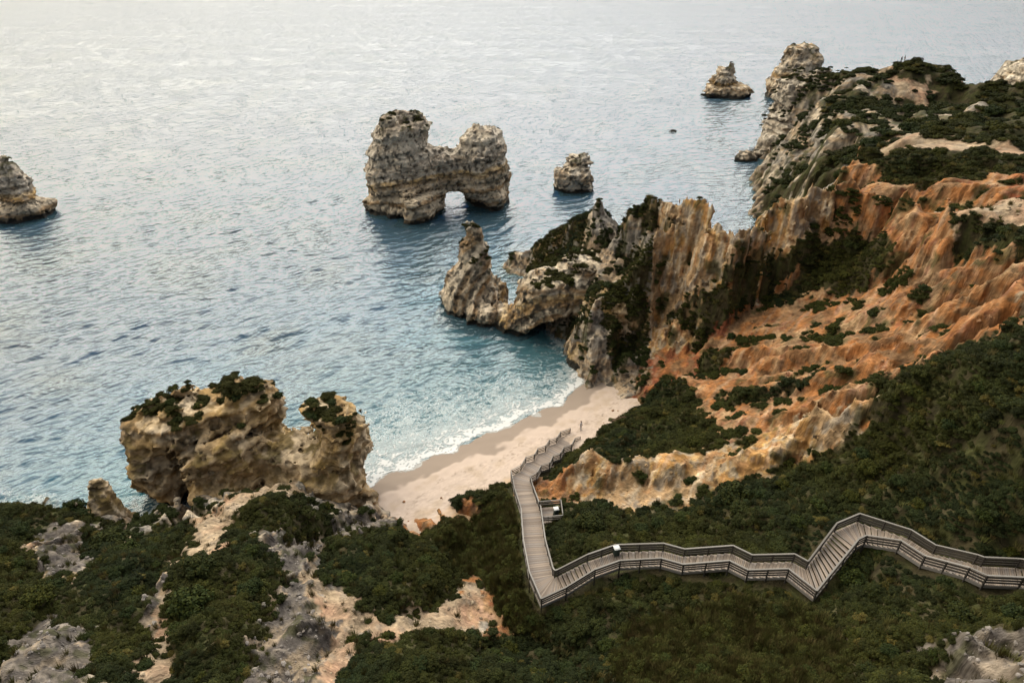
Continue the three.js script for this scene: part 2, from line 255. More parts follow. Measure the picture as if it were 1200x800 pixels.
function coverOf(list, x, z, warp = 1) {
  const wx = x + warp * (2.2 * N2(x * 0.11, z * 0.11) + 1.1 * N2(x * 0.37 + 9, z * 0.37) + 0.6 * N2(x * 1.1, z * 1.1 + 4)), wz = z + warp * (2.2 * N2(x * 0.11 + 40, z * 0.11) + 1.1 * N2(x * 0.37, z * 0.37 - 20) + 0.6 * N2(x * 1.1 + 31, z * 1.1));
  let b = 1e9, t = 0;
  for (const c of list) { const d = (c[0] - wx) ** 2 + (c[1] - wz) ** 2; if (d < b) { b = d; t = c[2]; } }
  return t;
}

// outlines of the ground covers as the photograph shows them, laid on the relief
const outlines = (list) => list.map(([t, p]) => ({ t: TYPE_ID[t], p, box: [Math.min(...p.map((q) => q[0])), Math.min(...p.map((q) => q[1])), Math.max(...p.map((q) => q[0])), Math.max(...p.map((q) => q[1]))] }));
const OUTLINE = outlines([
  ['D', [[510, 640], [540, 605], [600, 580], [612, 640], [620, 700], [640, 745], [600, 740], [570, 690], [540, 660]]], ['D', [[760, 720], [860, 700], [960, 735], [1000, 760], [980, 840], [740, 840], [720, 760]]],
  ['T', [[250, 628], [330, 628], [372, 622], [400, 603], [450, 603], [475, 620], [420, 622], [378, 632], [372, 652], [352, 662], [380, 700], [410, 742], [395, 780], [350, 840], [285, 840], [298, 745], [335, 695], [335, 660], [310, 634]]],
  ['T', [[30, 612], [102, 612], [112, 650], [105, 668], [75, 682], [45, 667], [38, 635]]], ['T', [[150, 690], [190, 680], [200, 720], [205, 840], [150, 840], [165, 770], [170, 730]]],
  ['T', [[10, 735], [50, 715], [95, 735], [105, 770], [100, 840], [-20, 840], [-10, 790]]],
  ['V', [[258, 614], [268, 594], [300, 582], [335, 574], [358, 590], [370, 612], [362, 628], [330, 626], [300, 620]]], ['V', [[195, 690], [215, 655], [240, 634], [275, 627], [310, 640], [332, 665], [328, 692], [300, 702], [300, 740], [290, 778], [240, 840], [210, 840], [198, 780], [192, 730]]],
  ['V', [[372, 652], [380, 634], [420, 622], [470, 625], [515, 640], [537, 675], [532, 700], [490, 712], [440, 707], [400, 692], [378, 670]]], ['V', [[405, 775], [430, 757], [490, 744], [550, 744], [600, 757], [650, 782], [680, 840], [390, 840]]],
  ['V', [[-80, 596], [30, 590], [70, 588], [98, 603], [55, 611], [32, 640], [43, 670], [65, 700], [30, 735], [-10, 770], [-80, 820]]], ['V', [[85, 690], [110, 662], [150, 634], [185, 614], [215, 610], [230, 628], [202, 652], [186, 680], [168, 720], [182, 760], [150, 840], [112, 800], [102, 735], [70, 715]]], ['V', [[95, 620], [140, 616], [150, 635], [115, 657], [97, 642]]],
  ['P', [[222, 658], [230, 616], [255, 590], [300, 566], [340, 556], [348, 571], [308, 585], [284, 598], [270, 615], [268, 632], [246, 650]]], ['P', [[188, 690], [201, 690], [194, 740], [207, 840], [155, 840], [163, 772], [184, 745]]],
  ['P', [[436, 735], [470, 716], [520, 708], [546, 692], [564, 715], [560, 740], [500, 743], [450, 750]]], ['P', [[362, 652], [382, 690], [404, 715], [442, 720], [440, 737], [400, 737], [372, 715], [350, 682]]], ['P', [[383, 762], [394, 738], [412, 738], [406, 770], [397, 840], [372, 840]]],
  ['V', [[655, 600], [700, 588], [760, 600], [800, 598], [850, 570], [900, 562], [960, 537], [1010, 507], [1032, 472], [1028, 450], [1060, 442], [1120, 412], [1160, 394], [1200, 382], [1320, 380], [1320, 720], [860, 700], [760, 720], [650, 745], [620, 700], [655, 640]]],
  ['Y', [[668, 548], [690, 530], [740, 540], [800, 538], [850, 522], [900, 505], [960, 485], [1012, 462], [1024, 480], [1000, 507], [940, 537], [880, 562], [820, 578], [790, 592], [740, 592], [690, 578], [665, 575]]], ['V', [[690, 522], [720, 506], [750, 490], [770, 463], [790, 452], [812, 470], [802, 490], [832, 500], [838, 522], [790, 532], [740, 536], [700, 531]]],
  ['O', [[800, 450], [830, 400], [880, 360], [960, 340], [1000, 350], [1046, 310], [1040, 280], [1000, 255], [960, 215], [1010, 195], [1090, 220], [1180, 200], [1190, 228], [1110, 245], [1120, 270], [1200, 290], [1205, 380], [1120, 405], [1050, 440], [1020, 460], [960, 485], [900, 502], [850, 515], [830, 495], [815, 470]]],
  ['Y', [[770, 236], [800, 220], [835, 225], [860, 246], [905, 226], [935, 230], [960, 213], [985, 240], [960, 267], [930, 284], [850, 323], [800, 368], [785, 396], [775, 330]]],
  ['V', [[783, 372], [850, 322], [930, 283], [952, 276], [944, 302], [900, 342], [850, 367], [825, 384], [795, 382]]], ['V', [[955, 305], [985, 268], [1010, 262], [1040, 285], [1047, 306], [1000, 342], [962, 338], [910, 362], [900, 352]]], ['V', [[804, 432], [865, 408], [852, 426], [812, 446]]], ['V', [[840, 470], [900, 455], [960, 440], [955, 448], [900, 466], [850, 482]]], ['V', [[1110, 255], [1200, 258], [1200, 285], [1150, 280]]],
  ['R', [[760, 448], [790, 415], [835, 402], [830, 420], [800, 445], [785, 455]]], ['P', [[1085, 252], [1130, 244], [1180, 232], [1205, 236], [1205, 256], [1140, 252], [1110, 256]]],
]);
function outlineIn(list, px, py) {
  let t = -1;
  for (const { t: id, p, box } of list) {
    if (px < box[0] || py < box[1] || px > box[2] || py > box[3]) continue;
    let c = false; for (let i = 0, j = p.length - 1; i < p.length; j = i++) if (p[i][1] > py !== p[j][1] > py && px < (p[j][0] - p[i][0]) * (py - p[i][1]) / (p[j][1] - p[i][1]) + p[i][0]) c = !c;
    if (c) t = id;
  }
  return t;
}
const near = new Relief(nearPts, -75, -160, 75, -12, 0.5);
near.blur(1);
{ // cover of every cell, then roughen and rain on it
  const { nx, nz, c, x0, z0 } = near, cov = near.cover = new Uint8Array(nx * nz);
  for (let k = 0; k < nz; k++) for (let i = 0; i < nx; i++) { const x = x0 + i * c, z = z0 + k * c, ex = 0.7 * N2(x * 0.4, z * 0.4) + 0.5 * N2(x * 1.1, z * 1.1), ez = 0.7 * N2(x * 0.4 + 60, z * 0.4) + 0.5 * N2(x * 1.1 + 60, z * 1.1), q = toPix(x + ex, near.get(x, z), z + ez), o = outlineIn(OUTLINE, q[0], q[1]); cov[k * nx + i] = o >= 0 && near.h[k * nx + i] > 1 ? o : coverOf(nearCover, x, z); }
  near.coverAt = (x, z) => cov[clamp(Math.round((z - z0) / c), 0, nz - 1) * nx + clamp(Math.round((x - x0) / c), 0, nx - 1)];
  for (let k = 0; k < nz; k++) for (let i = 0; i < nx; i++) {
    const x = x0 + i * c, z = z0 + k * c, t = cov[k * nx + i], g = near.grad(x, z), s = Math.hypot(g[0], g[1]);
    const rough = t === 0 ? 0.6 : t === 4 ? 0.35 : t === 1 || t === 2 ? 0.4 : t === 7 ? 1.5 : 1;
        if (t === 1 || t === 2 || (t === 0 && x > 22 && z < -62)) { const [f, f2, a] = terrace(x, z); near.h[k * nx + i] += (f < 0.26 ? sstep(0, 0.26, f) : 1 - sstep(0.26, 1, f)) * 2.5 * a - 1.0 + 0.6 * (f2 < 0.3 ? f2 / 0.3 : (1 - f2) / 0.7); }
    near.h[k * nx + i] += rough * (1.6 * fbm2(x * 0.09, z * 0.09, 5) + Math.min(s, 2) * 0.9 * fbm2(x * 0.3 + 50, z * 0.3, 3));
  }
  { // the scrub grows in rounded mounds over its own ground
    const dist = new Float32Array(nx * nz).map((_, q) => (cov[q] === 0 ? 99 : 0));
    for (let k = 1; k < nz; k++) for (let i = 1; i < nx; i++) { const q = k * nx + i; dist[q] = Math.min(dist[q], dist[q - 1] + c, dist[q - nx] + c, dist[q - nx - 1] + c * 1.41); }
    for (let k = nz - 2; k >= 0; k--) for (let i = nx - 2; i >= 0; i--) { const q = k * nx + i; dist[q] = Math.min(dist[q], dist[q + 1] + c, dist[q + nx] + c, dist[q + nx + 1] + c * 1.41); }
    for (let q = 0; q < nx * nz; q++) if (cov[q] === 0) { const x = x0 + (q % nx) * c, z = z0 + Math.floor(q / nx) * c, lump = 0.5 - Math.abs(N2(x * 0.11, z * 0.11)) * 1.3; near.h[q] += (x < 0 && z > -66 ? 1.0 : 0.6) * (1 - Math.exp(-Math.min(dist[q], 6) / 1.6)) - 0.4 + 1.1 * lump * sstep(0, 3, dist[q]); }
  }
  const soft = [0.12, 1, 0.9, 0.8, 0.3, 0.35, 0.25, 0.6];
  near.erode(90000, (x, z) => soft[near.coverAt(x, z)], 77);
  for (let k = 0; k < nz; k++) for (let i = 0; i < nx; i++) { // the ground stays under the wooden deck
    const x = x0 + i * c, z = z0 + k * c, [d, y] = walkNear(x, z);
    if (d < 4.5) { const lim = y - 0.55, q = k * nx + i, w = sstep(4.5, 1.5, d); near.h[q] = lerp(near.h[q], Math.min(near.h[q], lim), w); if (d < 3) near.h[q] = lerp(near.h[q], Math.max(near.h[q], y - 1.9), sstep(3, 1.2, d)); }
  }
}

// ---------------------------------------------------------------- rock and earth colours (linear base colours)
const C = { cream: [0.44, 0.365, 0.27], white: [0.46, 0.42, 0.36], ochre: [0.36, 0.23, 0.08], tan: [0.27, 0.18, 0.10], orange: [0.245, 0.105, 0.038], red: [0.185, 0.066, 0.035], pink: [0.28, 0.175, 0.115], grey: [0.20, 0.18, 0.155], dark: [0.045, 0.043, 0.038], brown: [0.14, 0.09, 0.05], soil: [0.04, 0.034, 0.018], moss: [0.038, 0.040, 0.015], sandy: [0.26, 0.2, 0.135] };
const grain = (x, y, z) => 1 + 0.30 * N3(x * 1.9, y * 1.9, z * 1.9) + 0.22 * N3(x * 0.6 + 5, y * 0.6, z * 0.6);
function stackColor(x, y, z, nx, ny, nz, o) { // banded limestone: cream beds, ochre seams, grey weathered crust with black lichen, dark tide line
  const bed = (o.bed ? o.bed(x, y, z) : y - (o.dip ? o.dip(x, z) : 0)) + 0.7 * N3(x * 0.12, y * 0.1, z * 0.12);
  const b = N2(bed * 0.55, o.seed || 0) + 0.5 * N2(bed * 1.7, 9);
  let c = mix3(C.cream, C.tan, sstep(-0.2, 0.7, b));
  if (o.seam !== undefined) { const d = Math.abs(bed - o.seam); c = mix3(c, C.ochre, (0.55 + 0.35 * N3(x * 0.25, y, z * 0.25)) * sstep(1.0, 0.5, d)); c = mix3(c, C.brown, 0.75 * sstep(0.28, 0.12, Math.abs(bed - o.seam + 0.35))); }
  const crust = (o.crust === undefined ? 0.5 : o.crust) + 0.35 * N3(x * 0.2, y * 0.2, z * 0.2) + 0.1;
  if (o.seam === undefined || bed > o.seam + 0.7) c = mix3(c, C.white, 0.6 * sstep(0.3, 0.8, crust));
  c = mix3(c, C.grey, 0.55 * sstep(0.12, 0.5, fbm3(x * 0.3 + 8, y * 0.3, z * 0.3)));
  const lich = fbm3(x * 0.55 + 30, y * 0.45, z * 0.55, 3) + 0.06 + (o.lichen || 0);
  c = mix3(c, C.dark, 0.85 * sstep(0.2, 0.36, lich));
  if (ny > 0.25) c = mix3(c, C.moss, 0.8 * sstep(0.2, 0.35, (o.moss || 0) + fbm3(x * 0.25, 3, z * 0.25) + 0.25 * (ny - 0.5)) * sstep(o.mossFrom || 6, (o.mossFrom || 6) + 3, y));
  if (o.warm) c = mul3(mix3(c, C.ochre, 0.35 + 0.3 * N3(x * 0.15, y * 0.2, z * 0.15)), 0.9);
  c = mul3(c, grain(x, y, z));
  const tide = 1.15 + 0.5 * N2(x * 0.3, z * 0.3) + 0.25 * N2(x * 1.2, z * 1.2);
  return mix3(c, [0.032, 0.03, 0.026], sstep(tide + 0.12, tide - 0.08, y));
}
function earthColor(t, x, y, z, nx, ny, nz) {
  const n1 = fbm3(x * 0.13, y * 0.13, z * 0.13), n2 = fbm3(x * 0.5 + 9, y * 0.18, z * 0.5), sw = t === 1 || t === 2 ? 0.69 * x + 0.72 * z : x * 0.9 + z * 0.55, st = N2(sw * 0.75, y * 0.12) * 0.55 + N2(sw * 2.1, y * 0.25) * 0.45; // runs down the face
  let c;
  if (t === 1) { c = mix3(C.orange, C.tan, sstep(-0.25, 0.45, n1 + 0.35 * st)); c = mix3(c, C.red, 0.75 * sstep(0.0, 0.4, n2 + 0.3 * st - 0.06)); c = mix3(c, C.pink, 0.6 * sstep(0.15, 0.5, st + 0.3 * n1)); c = mix3(c, C.brown, 0.6 * sstep(0.12, 0.4, -n1 + 0.4 * n2)); } else if (t === 2) { c = mix3(C.red, C.orange, sstep(-0.2, 0.5, n1 + 0.5 * st)); c = mix3(c, C.pink, 0.5 * sstep(0.1, 0.4, n2)); } else if (t === 3) { c = mix3(C.tan, C.ochre, sstep(-0.1, 0.5, n1 + 0.3 * n2)); c = mix3(c, C.cream, 0.7 * sstep(0.05, 0.5, st + 0.3 * n2)); c = mix3(c, C.grey, 0.7 * sstep(0.12, 0.36, n2 - 0.3 * st)); c = mix3(c, C.orange, 0.5 * sstep(0.1, 0.4, n1 - n2)); } else if (t === 4) { c = mix3(C.sandy, C.pink, sstep(-0.2, 0.5, n1)); c = mix3(c, C.tan, 0.6 * sstep(0.1, 0.4, n2)); c = mix3(c, C.grey, 0.5 * sstep(0.15, 0.4, n2 - 0.4 * n1)); } else if (t === 5) { c = mix3(C.grey, C.cream, 0.8 * sstep(-0.1, 0.35, n1 + 0.5 * n2)); c = mix3(c, C.tan, 0.6 * sstep(0.0, 0.4, N2(y * 0.6 + n1, 4))); c = mix3(c, C.dark, 0.85 * sstep(0.1, 0.3, fbm3(x * 0.6 + 30, y * 0.5, z * 0.6))); c = mix3(c, C.moss, 0.8 * sstep(0.26, 0.42, fbm3(x * 0.22, 7, z * 0.22) + 0.2 * ny)); } else if (t === 7) { c = mix3([0.075, 0.066, 0.06], [0.145, 0.125, 0.105], sstep(-0.2, 0.4, n2 + 0.5 * st)); c = mix3(c, C.sandy, (x > 15 ? 0.3 : 0.65) * sstep(0.12, 0.4, n1 + 0.35 * st)); c = mix3(c, C.moss, 0.7 * sstep(0.15, 0.35, fbm3(x * 0.5, 7, z * 0.5))); } else if (t === 6) { c = mix3([0.042, 0.046, 0.018], [0.10, 0.08, 0.04], sstep(-0.2, 0.4, n1 + n2)); c = mix3(c, C.moss, sstep(0.0, 0.3, n2)); } else { c = mix3(C.soil, C.moss, sstep(-0.2, 0.3, n2)); if (x < 30 && z < -88) c = mix3(c, n1 > 0 ? C.tan : C.grey, 0.7 * sstep(0.0, 0.25, n2)); }
  if (t === 1 || t === 2) c = mix3(c, C.brown, 0.7 * sstep(0.16, 0.24, fbm3(x * 0.16 + 20, y * 0.5, z * 0.16) + 0.2 * st)); // darker clay beds
  if (t === 1 || t === 2 || t === 3) c = mix3(c, C.moss, 0.75 * sstep(0.28, 0.42, fbm3(x * 0.2 + 70, y * 0.12, z * 0.2) + 0.08));
  if (t > 0) c = mul3(c, 1 + 0.22 * N3(x * 3.1, y * 1.6, z * 3.1));
  c = mul3(c, grain(x, y, z));
  return c;
}
function landMesh(rel, lo, hi, cell, ampK) {
  const nx = Math.ceil((hi[0] - lo[0]) / cell) + 1, ny = Math.ceil((hi[1] - lo[1]) / cell) + 1, nz = Math.ceil((hi[2] - lo[2]) / cell) + 1, f = new Float32Array(nx * ny * nz);
  const reach = 2.2 * ampK, strata = (y) => 0.55 * N2(y * 0.42, 3) + 0.4 * Math.tanh(3 * N2(y * 1.15, 8));
  for (let k = 0; k < nz; k++) for (let i = 0; i < nx; i++) {
    const x = lo[0] + i * cell, z = lo[2] + k * cell;
    if (Math.abs(x) > 22 + 0.95 * -z) { for (let j = 0; j < ny; j++) f[i + j * nx + k * nx * ny] = 1; continue; }
    let a = 1e9, b = -1e9;
    for (let u = -1; u <= 1; u++) for (let v = -1; v <= 1; v++) { const h = rel.get(x + u * reach, z + v * reach); if (h < a) a = h; if (h > b) b = h; }
    const [gx, gz] = rel.grad(x, z, 0.8), s2 = Math.min(9, gx * gx + gz * gz), s = Math.sqrt(s2), steep = s2 / (1 + s2), t = rel.coverAt(x, z);
    const rocky = t === 5 ? (z < -92 ? 0.5 : 0.75) : t === 3 ? 0.75 : t === 0 ? 0.4 : t === 4 ? 0.35 : t === 7 ? 0.7 : 0.22;
    for (let j = 0; j < ny; j++) {
      const y = lo[1] + j * cell, q = i + j * nx + k * nx * ny;
      if (y < a - 2.5) { f[q] = -1; continue; }
      if (y > b + 2.5) { f[q] = 1; continue; }
      const fw = 0.69 * x + 0.72 * z, fu = 0.72 * x - 0.69 * z;
      const flute = t === 1 || t === 2 ? steep * (0.5 * (0.4 - Math.abs(N2(fw * 0.33 + 0.4 * N2(fu * 0.1, 5), fu * 0.07))) + 0.45 * (0.4 - Math.abs(N2(fw * 0.95 + 9, fu * 0.15 + y * 0.05))) + 0.5 * N3(x * 0.3, y * 0.2, z * 0.3) + 0.28 * (0.4 - Math.abs(N2(fw * 2.4, fu * 0.3)))) : t === 3 ? steep * (0.55 * (0.4 - Math.abs(N3(x * 0.5, y * 0.05, z * 0.5))) + 0.4 * (0.4 - Math.abs(N3(x * 1.1 + 9, y * 0.1, z * 1.1)))) * 1.6 : 0;
      const m = ampK * (0.35 + 0.65 * steep) * rocky;
      const wx = 1.5 * m * N3(x * 0.16, y * 0.1, z * 0.16), wz = 1.5 * m * N3(x * 0.16 + 50, y * 0.1, z * 0.16);
      const h = rel.get(x + wx, z + wz);
      f[q] = (y - h) / Math.sqrt(1 + s2) - flute - m * (0.9 * steep * strata(y + 0.06 * x) * rocky + 0.6 * N3(x * 0.24, y * 0.15, z * 0.24) + 0.9 * (0.4 - Math.abs(N3(x * 0.4, y * 0.2, z * 0.4))) + 0.45 * (0.4 - Math.abs(N3(x * 0.9, y * 0.6, z * 0.9))) + 0.2 * N3(x * 1.9, y * 1.6, z * 1.9));
    }
  }
  return nets(f, nx, ny, nz, lo[0], lo[1], lo[2], cell);
}
const rockMat = vmat(0.95, { map: GRAIN.map, bumpMap: GRAIN.bumpMap, bumpScale: 0.55 });
rockMat.color.setRGB(1.37, 1.37, 1.37); // the speckle map is mid grey
{
  const g = landMesh(near, [-72, -3, -158], [72, 40, -18], 0.28, 1);
  tint(g, (x, y, z, a, b, c) => earthColor(near.coverAt(x, z), x, y, z, a, b, c));
  setUV(g, (x, y, z) => warpUV(x, z));
  put(new THREE.Mesh(g, rockMat), 'cliff_terrain', { kind: 'structure', label: 'eroded cliffs and shrub covered slopes around the cove', category: 'terrain' });
  near.solid = g;
}
console.log('near land', near.solid.attributes.position.count);

// ---------------------------------------------------------------- far headland behind the cove
const FAR_OUTLINE = outlines([['V', [[985, 195], [1010, 180], [1060, 176], [1110, 172], [1205, 182], [1205, 215], [1100, 215], [1060, 215], [1000, 205]]], ['V', [[1095, 157], [1130, 152], [1205, 140], [1205, 174], [1150, 166]]], ['P', [[1008, 181], [1032, 172], [1055, 156], [1074, 150], [1092, 161], [1132, 164], [1180, 171], [1205, 175], [1205, 182], [1160, 179], [1112, 172], [1082, 174], [1050, 178], [1020, 184]]], ['P', [[1046, 99], [1060, 91], [1086, 94], [1104, 98], [1088, 102], [1055, 103]]]]);
const farPts = [], farCover = [];
for (const [k, list] of Object.entries({
  G: [[883, 240, 0], [888, 195, 0], [903, 150, 0], [918, 125, 0], [897, 215, 7], [903, 180, 8], [922, 150, 10], [950, 225, 18], [950, 100, 22], [1000, 150, 26], [1045, 135, 26], [960, 120, 22], [1135, 92, 27], [985, 130, 24], [935, 120, 14], [1015, 95, 26], [970, 165, 22], [915, 200, 9], [1030, 90, 26]],
  V: [[1074, 72, 30], [1066, 82, 28.6], [1035, 84, 27.5], [1075, 90, 27.4], [1100, 100, 26], [1085, 172, 31.8], [1120, 180, 32.6], [1060, 174, 31.6], [1160, 186, 33.6], [1120, 158, 31], [1165, 166, 32], [1085, 151, 29.6], [1060, 156, 30], [940, 195, 13], [925, 215, 11], [960, 195, 20], [1000, 180, 30.5], [1000, 108, 25.4], [985, 88, 24.5], [1012, 78, 28], [1092, 80, 29.4], [1110, 90, 28], [1145, 100, 26], [1080, 138, 20], [1110, 130, 20.5], [1150, 122, 24], [1180, 112, 27], [1050, 185, 32], [1100, 190, 33], [1180, 196, 34.4], [1150, 152, 30], [1200, 145, 31], [1200, 115, 28.6], [1280, 150, 33], [1300, 100, 30], [975, 150, 23]],
  P: [[1058, 68, 31], [1045, 72, 30], [1060, 96, 26.4], [1085, 98, 26.2], [1060, 165, 31.2], [1090, 160, 31.2], [1120, 168, 32], [1170, 176, 33], [1210, 178, 33.6]],
})) for (const [a, b, y] of list) { const p = at(a, b, y); farPts.push([p[0], p[2], y]); farCover.push([p[0], p[2], TYPE_ID[k]]); }
for (const p of [[55, -112, -5], [58, -125, -5], [60, -145, -6], [58, -165, -6], [66, -195, -6], [78, -222, -6], [88, -250, -6], [100, -272, -6], [120, -282, -6], [150, -280, -6], [185, -285, -6], [220, -280, -6], [128, -262, 6], [112, -258, 8], [150, -258, 4], [175, -262, 3], [160, -235, 11], [190, -225, 8], [200, -260, 0], [215, -225, 8], [175, -205, 15], [215, -190, 16], [140, -240, 16], [215, -120, 35], [160, -100, 36], [110, -95, 36.5], [78, -104, 34], [64, -118, 24], [75, -150, 22]]) farPts.push(p);
const far = new Relief(farPts, 50, -290, 220, -92, 1);
far.blur(1);
{
  const { nx, nz, c, x0, z0 } = far;
  const cov = new Uint8Array(nx * nz * 4), n2 = nx * 2; for (let k = 0; k < nz * 2; k++) for (let i = 0; i < n2; i++) { const x = x0 + i * 0.5, z = z0 + k * 0.5, q = toPix(x + N2(x * 0.3, z * 0.3), far.get(x, z), z + N2(x * 0.3 + 50, z * 0.3)), o = far.get(x, z) > 20 ? outlineIn(FAR_OUTLINE, q[0], q[1]) : -1; cov[k * n2 + i] = o >= 0 ? o : coverOf(farCover, x, z, 1.6); }
  far.coverAt = (x, z) => cov[clamp(Math.round((z - z0) * 2), 0, nz * 2 - 1) * n2 + clamp(Math.round((x - x0) * 2), 0, n2 - 1)];
  for (let k = 0; k < nz; k++) for (let i = 0; i < nx; i++) { const x = x0 + i * c, z = z0 + k * c; far.h[k * nx + i] += 3.4 * fbm2(x * 0.06, z * 0.06, 5) * (far.coverAt(x, z) === 4 ? 0.3 : 1) - 0.5; }
  far.erode(25000, () => 0.3, 5);
  const g = landMesh(far, [52, -3, -286], [205, 38, -100], 0.75, 1.5);
  tint(g, (x, y, z, a, b, cc) => earthColor(far.coverAt(x, z), x, y, z, a, b, cc));
  setUV(g, (x, y, z) => warpUV(x, z));
  put(new THREE.Mesh(g, rockMat), 'headland_terrain', { kind: 'structure', label: 'rocky headland with scrub beyond the orange cliffs', category: 'terrain' });
  console.log('far land', g.attributes.position.count);
}

// ---------------------------------------------------------------- sea stacks and standing rocks
const smin = (a, b, k) => { const h = clamp(0.5 + 0.5 * (b - a) / k, 0, 1); return lerp(b, a, h) - k * h * (1 - h); };
function column(p, x, y, z) { // upright tapered block with an oval plan
  const t = clamp((y - p.y0) / (p.y1 - p.y0), 0, 1), tt = Math.pow(t, p.curve || 1.6), rx = lerp(p.b[0], p.t[0], tt), rz = lerp(p.b[1], p.t[1], tt);
  let dx = x - p.x - (p.lean ? p.lean[0] * t : 0), dz = z - p.z - (p.lean ? p.lean[1] * t : 0);
  if (p.turn) { const c = Math.cos(p.turn), s = Math.sin(p.turn); [dx, dz] = [dx * c + dz * s, -dx * s + dz * c]; }
  const side = (Math.pow(Math.pow(Math.abs(dx / rx), 2.6) + Math.pow(Math.abs(dz / rz), 2.6), 1 / 2.6) - 1) * Math.min(rx, rz), top = Math.max(y - p.y1, p.y0 - y);
  return -smin(-side, -top, p.round || 2.4);
}
function stack(name, data, o) {
  const f = (x, y, z) => {
    const wx = x + 1.3 * o.rough * N3(x * 0.12, y * 0.12, z * 0.12 + 9), wz = z + 1.3 * o.rough * N3(x * 0.12 + 33, y * 0.12, z * 0.12);
    let d = 1e9;
    for (const p of o.cols) d = smin(d, column(p, wx, y, wz), o.k || 1.6);
    for (const h of o.holes || []) { const e = (Math.hypot((wx - h.x) / h.r[0], (y - h.y) / h.r[1], (wz - h.z) / h.r[2]) - 1) * Math.min(...h.r); d = -smin(-d, e, 0.8); }
    if (Math.abs(d) > 4) return d;
    const bed = o.bed ? o.bed(x, y, z) : y - (o.dip ? o.dip(x, z) : 0);
    d -= o.rough * (0.5 * N2(bed * 0.5, o.seed) + 0.26 * Math.tanh(3 * N2(bed * 1.1, 7 + o.seed)) + 0.7 * N3(x * 0.17, y * 0.13, z * 0.17) + 0.9 * (0.45 - Math.abs(N3(x * 0.3, y * 0.16, z * 0.3))) + 0.45 * (0.4 - Math.abs(N3(x * 0.75, y * 0.5, z * 0.75))) - 0.45 * sstep(0.3, 0.6, N3(x * 0.45 + 60, y * 0.7, z * 0.45)) + 0.3 * N3(x * 1.2, y, z * 1.2) + 0.15 * N3(x * 2.4, y * 2, z * 2.4));
    return d + (o.notch === 0 ? 0 : 0.9) * o.rough * Math.exp(-Math.pow((y - 0.5) / 0.9, 2));
  };
  const g = netsOf(f, o.lo, o.hi, o.cell, 2.2 * o.rough);
  tint(g, (x, y, z, a, b, c) => stackColor(x, y, z, a, b, c, o));
  setUV(g, (x, y, z) => warpUV(0.85 * x + 0.55 * z, y * 1.6 + 0.2 * z));
  return put(new THREE.Mesh(g, rockMat), name, data);
}
const STACKS = 'sea stacks standing off the cove';
const col = (x, z, y1, bx, bz, tx, tz, extra) => ({ x, z, y0: -4, y1, b: [bx, bz], t: [tx, tz], ...extra });
const archDip = (x) => 0.10 * (x + 20) + 0.5 * Math.sin(x * 0.2);
const archStack = stack('sea_stack', { label: 'large twin topped sea stack pierced by a small arch', category: 'sea stack', group: STACKS }, {
  rough: 0.8, seed: 2, cell: 0.4, k: 2.4, lo: [-45, -3, -186], hi: [3, 28, -154], seam: 9.6, dip: archDip, crust: 0.75, lichen: 0.02, moss: 0.06, mossFrom: 19,
  cols: [col(-29.6, -173, 24.6, 9.2, 8, 6, 5.4, { curve: 2, lean: [2, 0], round: 6 }), col(-22.5, -172.5, 14.4, 6, 7, 4.2, 5, { round: 4 }), col(-24.4, -163.5, 7.0, 4.4, 4.4, 3.2, 3.0, { lean: [0.6, 0] }), col(-7.4, -176, 21, 6.2, 6, 4.2, 4, { curve: 2.2, round: 5 }), col(-9, -176, 14, 7, 6.4, 6, 5.2), { x: -16, z: -174, y0: 5.6, y1: 13.8, b: [6, 5], t: [6, 3.8] }],
  holes: [{ x: -15.4, y: 0.6, z: -174, r: [3.5, 5.8, 14] }, { x: -11.5, y: 0.5, z: -168.5, r: [5.5, 3.4, 4.5] }],
});
stack('sea_stack', { label: 'small squat sea stack beside the large arched stack', category: 'sea stack', group: STACKS }, { rough: 0.8, seed: 5, cell: 0.36, lo: [9, -3, -196], hi: [25, 13, -178], crust: 0.5, lichen: 0.05, cols: [col(17, -187, 6.6, 5, 4.6, 4, 4), col(18.4, -187.5, 10, 4, 3.6, 2.4, 2.4)] });
stack('sea_stack', { label: 'pale layered sea stack standing alone in open water', category: 'sea stack', group: STACKS }, { rough: 0.8, seed: 8, cell: 0.4, lo: [-141, -3, -180], hi: [-111, 17, -156], seam: 5.6, crust: 0.7, lichen: -0.06, moss: 0.1, mossFrom: 9, cols: [col(-125.6, -167, 5, 6.4, 5.8, 5.2, 4.6, { curve: 3 }), col(-127, -168, 11.4, 5, 4.8, 3.6, 3.4), col(-127, -168, 14.6, 3.2, 3.2, 1.4, 1.4)] });
stack('sea_stack', { label: 'low wide sea stack with a knob on top', category: 'sea stack', group: STACKS }, { rough: 1, seed: 11, cell: 0.7, lo: [76, -3, -322], hi: [110, 16, -292], seam: 5, lichen: 0.0, cols: [col(92.5, -306, 4.6, 10, 7, 9, 6, { curve: 4 }), col(91, -307, 12, 5, 4.6, 2.8, 2.6)] });
stack('sea_stack', { label: 'tall pale rounded sea stack at the headland tip', category: 'sea stack', group: STACKS }, { rough: 1.3, seed: 14, cell: 0.75, lo: [98, -3, -335], hi: [148, 27, -285], lichen: 0.0, seam: 9, moss: 0.15, mossFrom: 14, cols: [col(123, -309, 20.5, 12, 11, 4.4, 4.4, { curve: 1.6, round: 6 }), col(116, -304, 8, 8, 7, 5, 5)] });
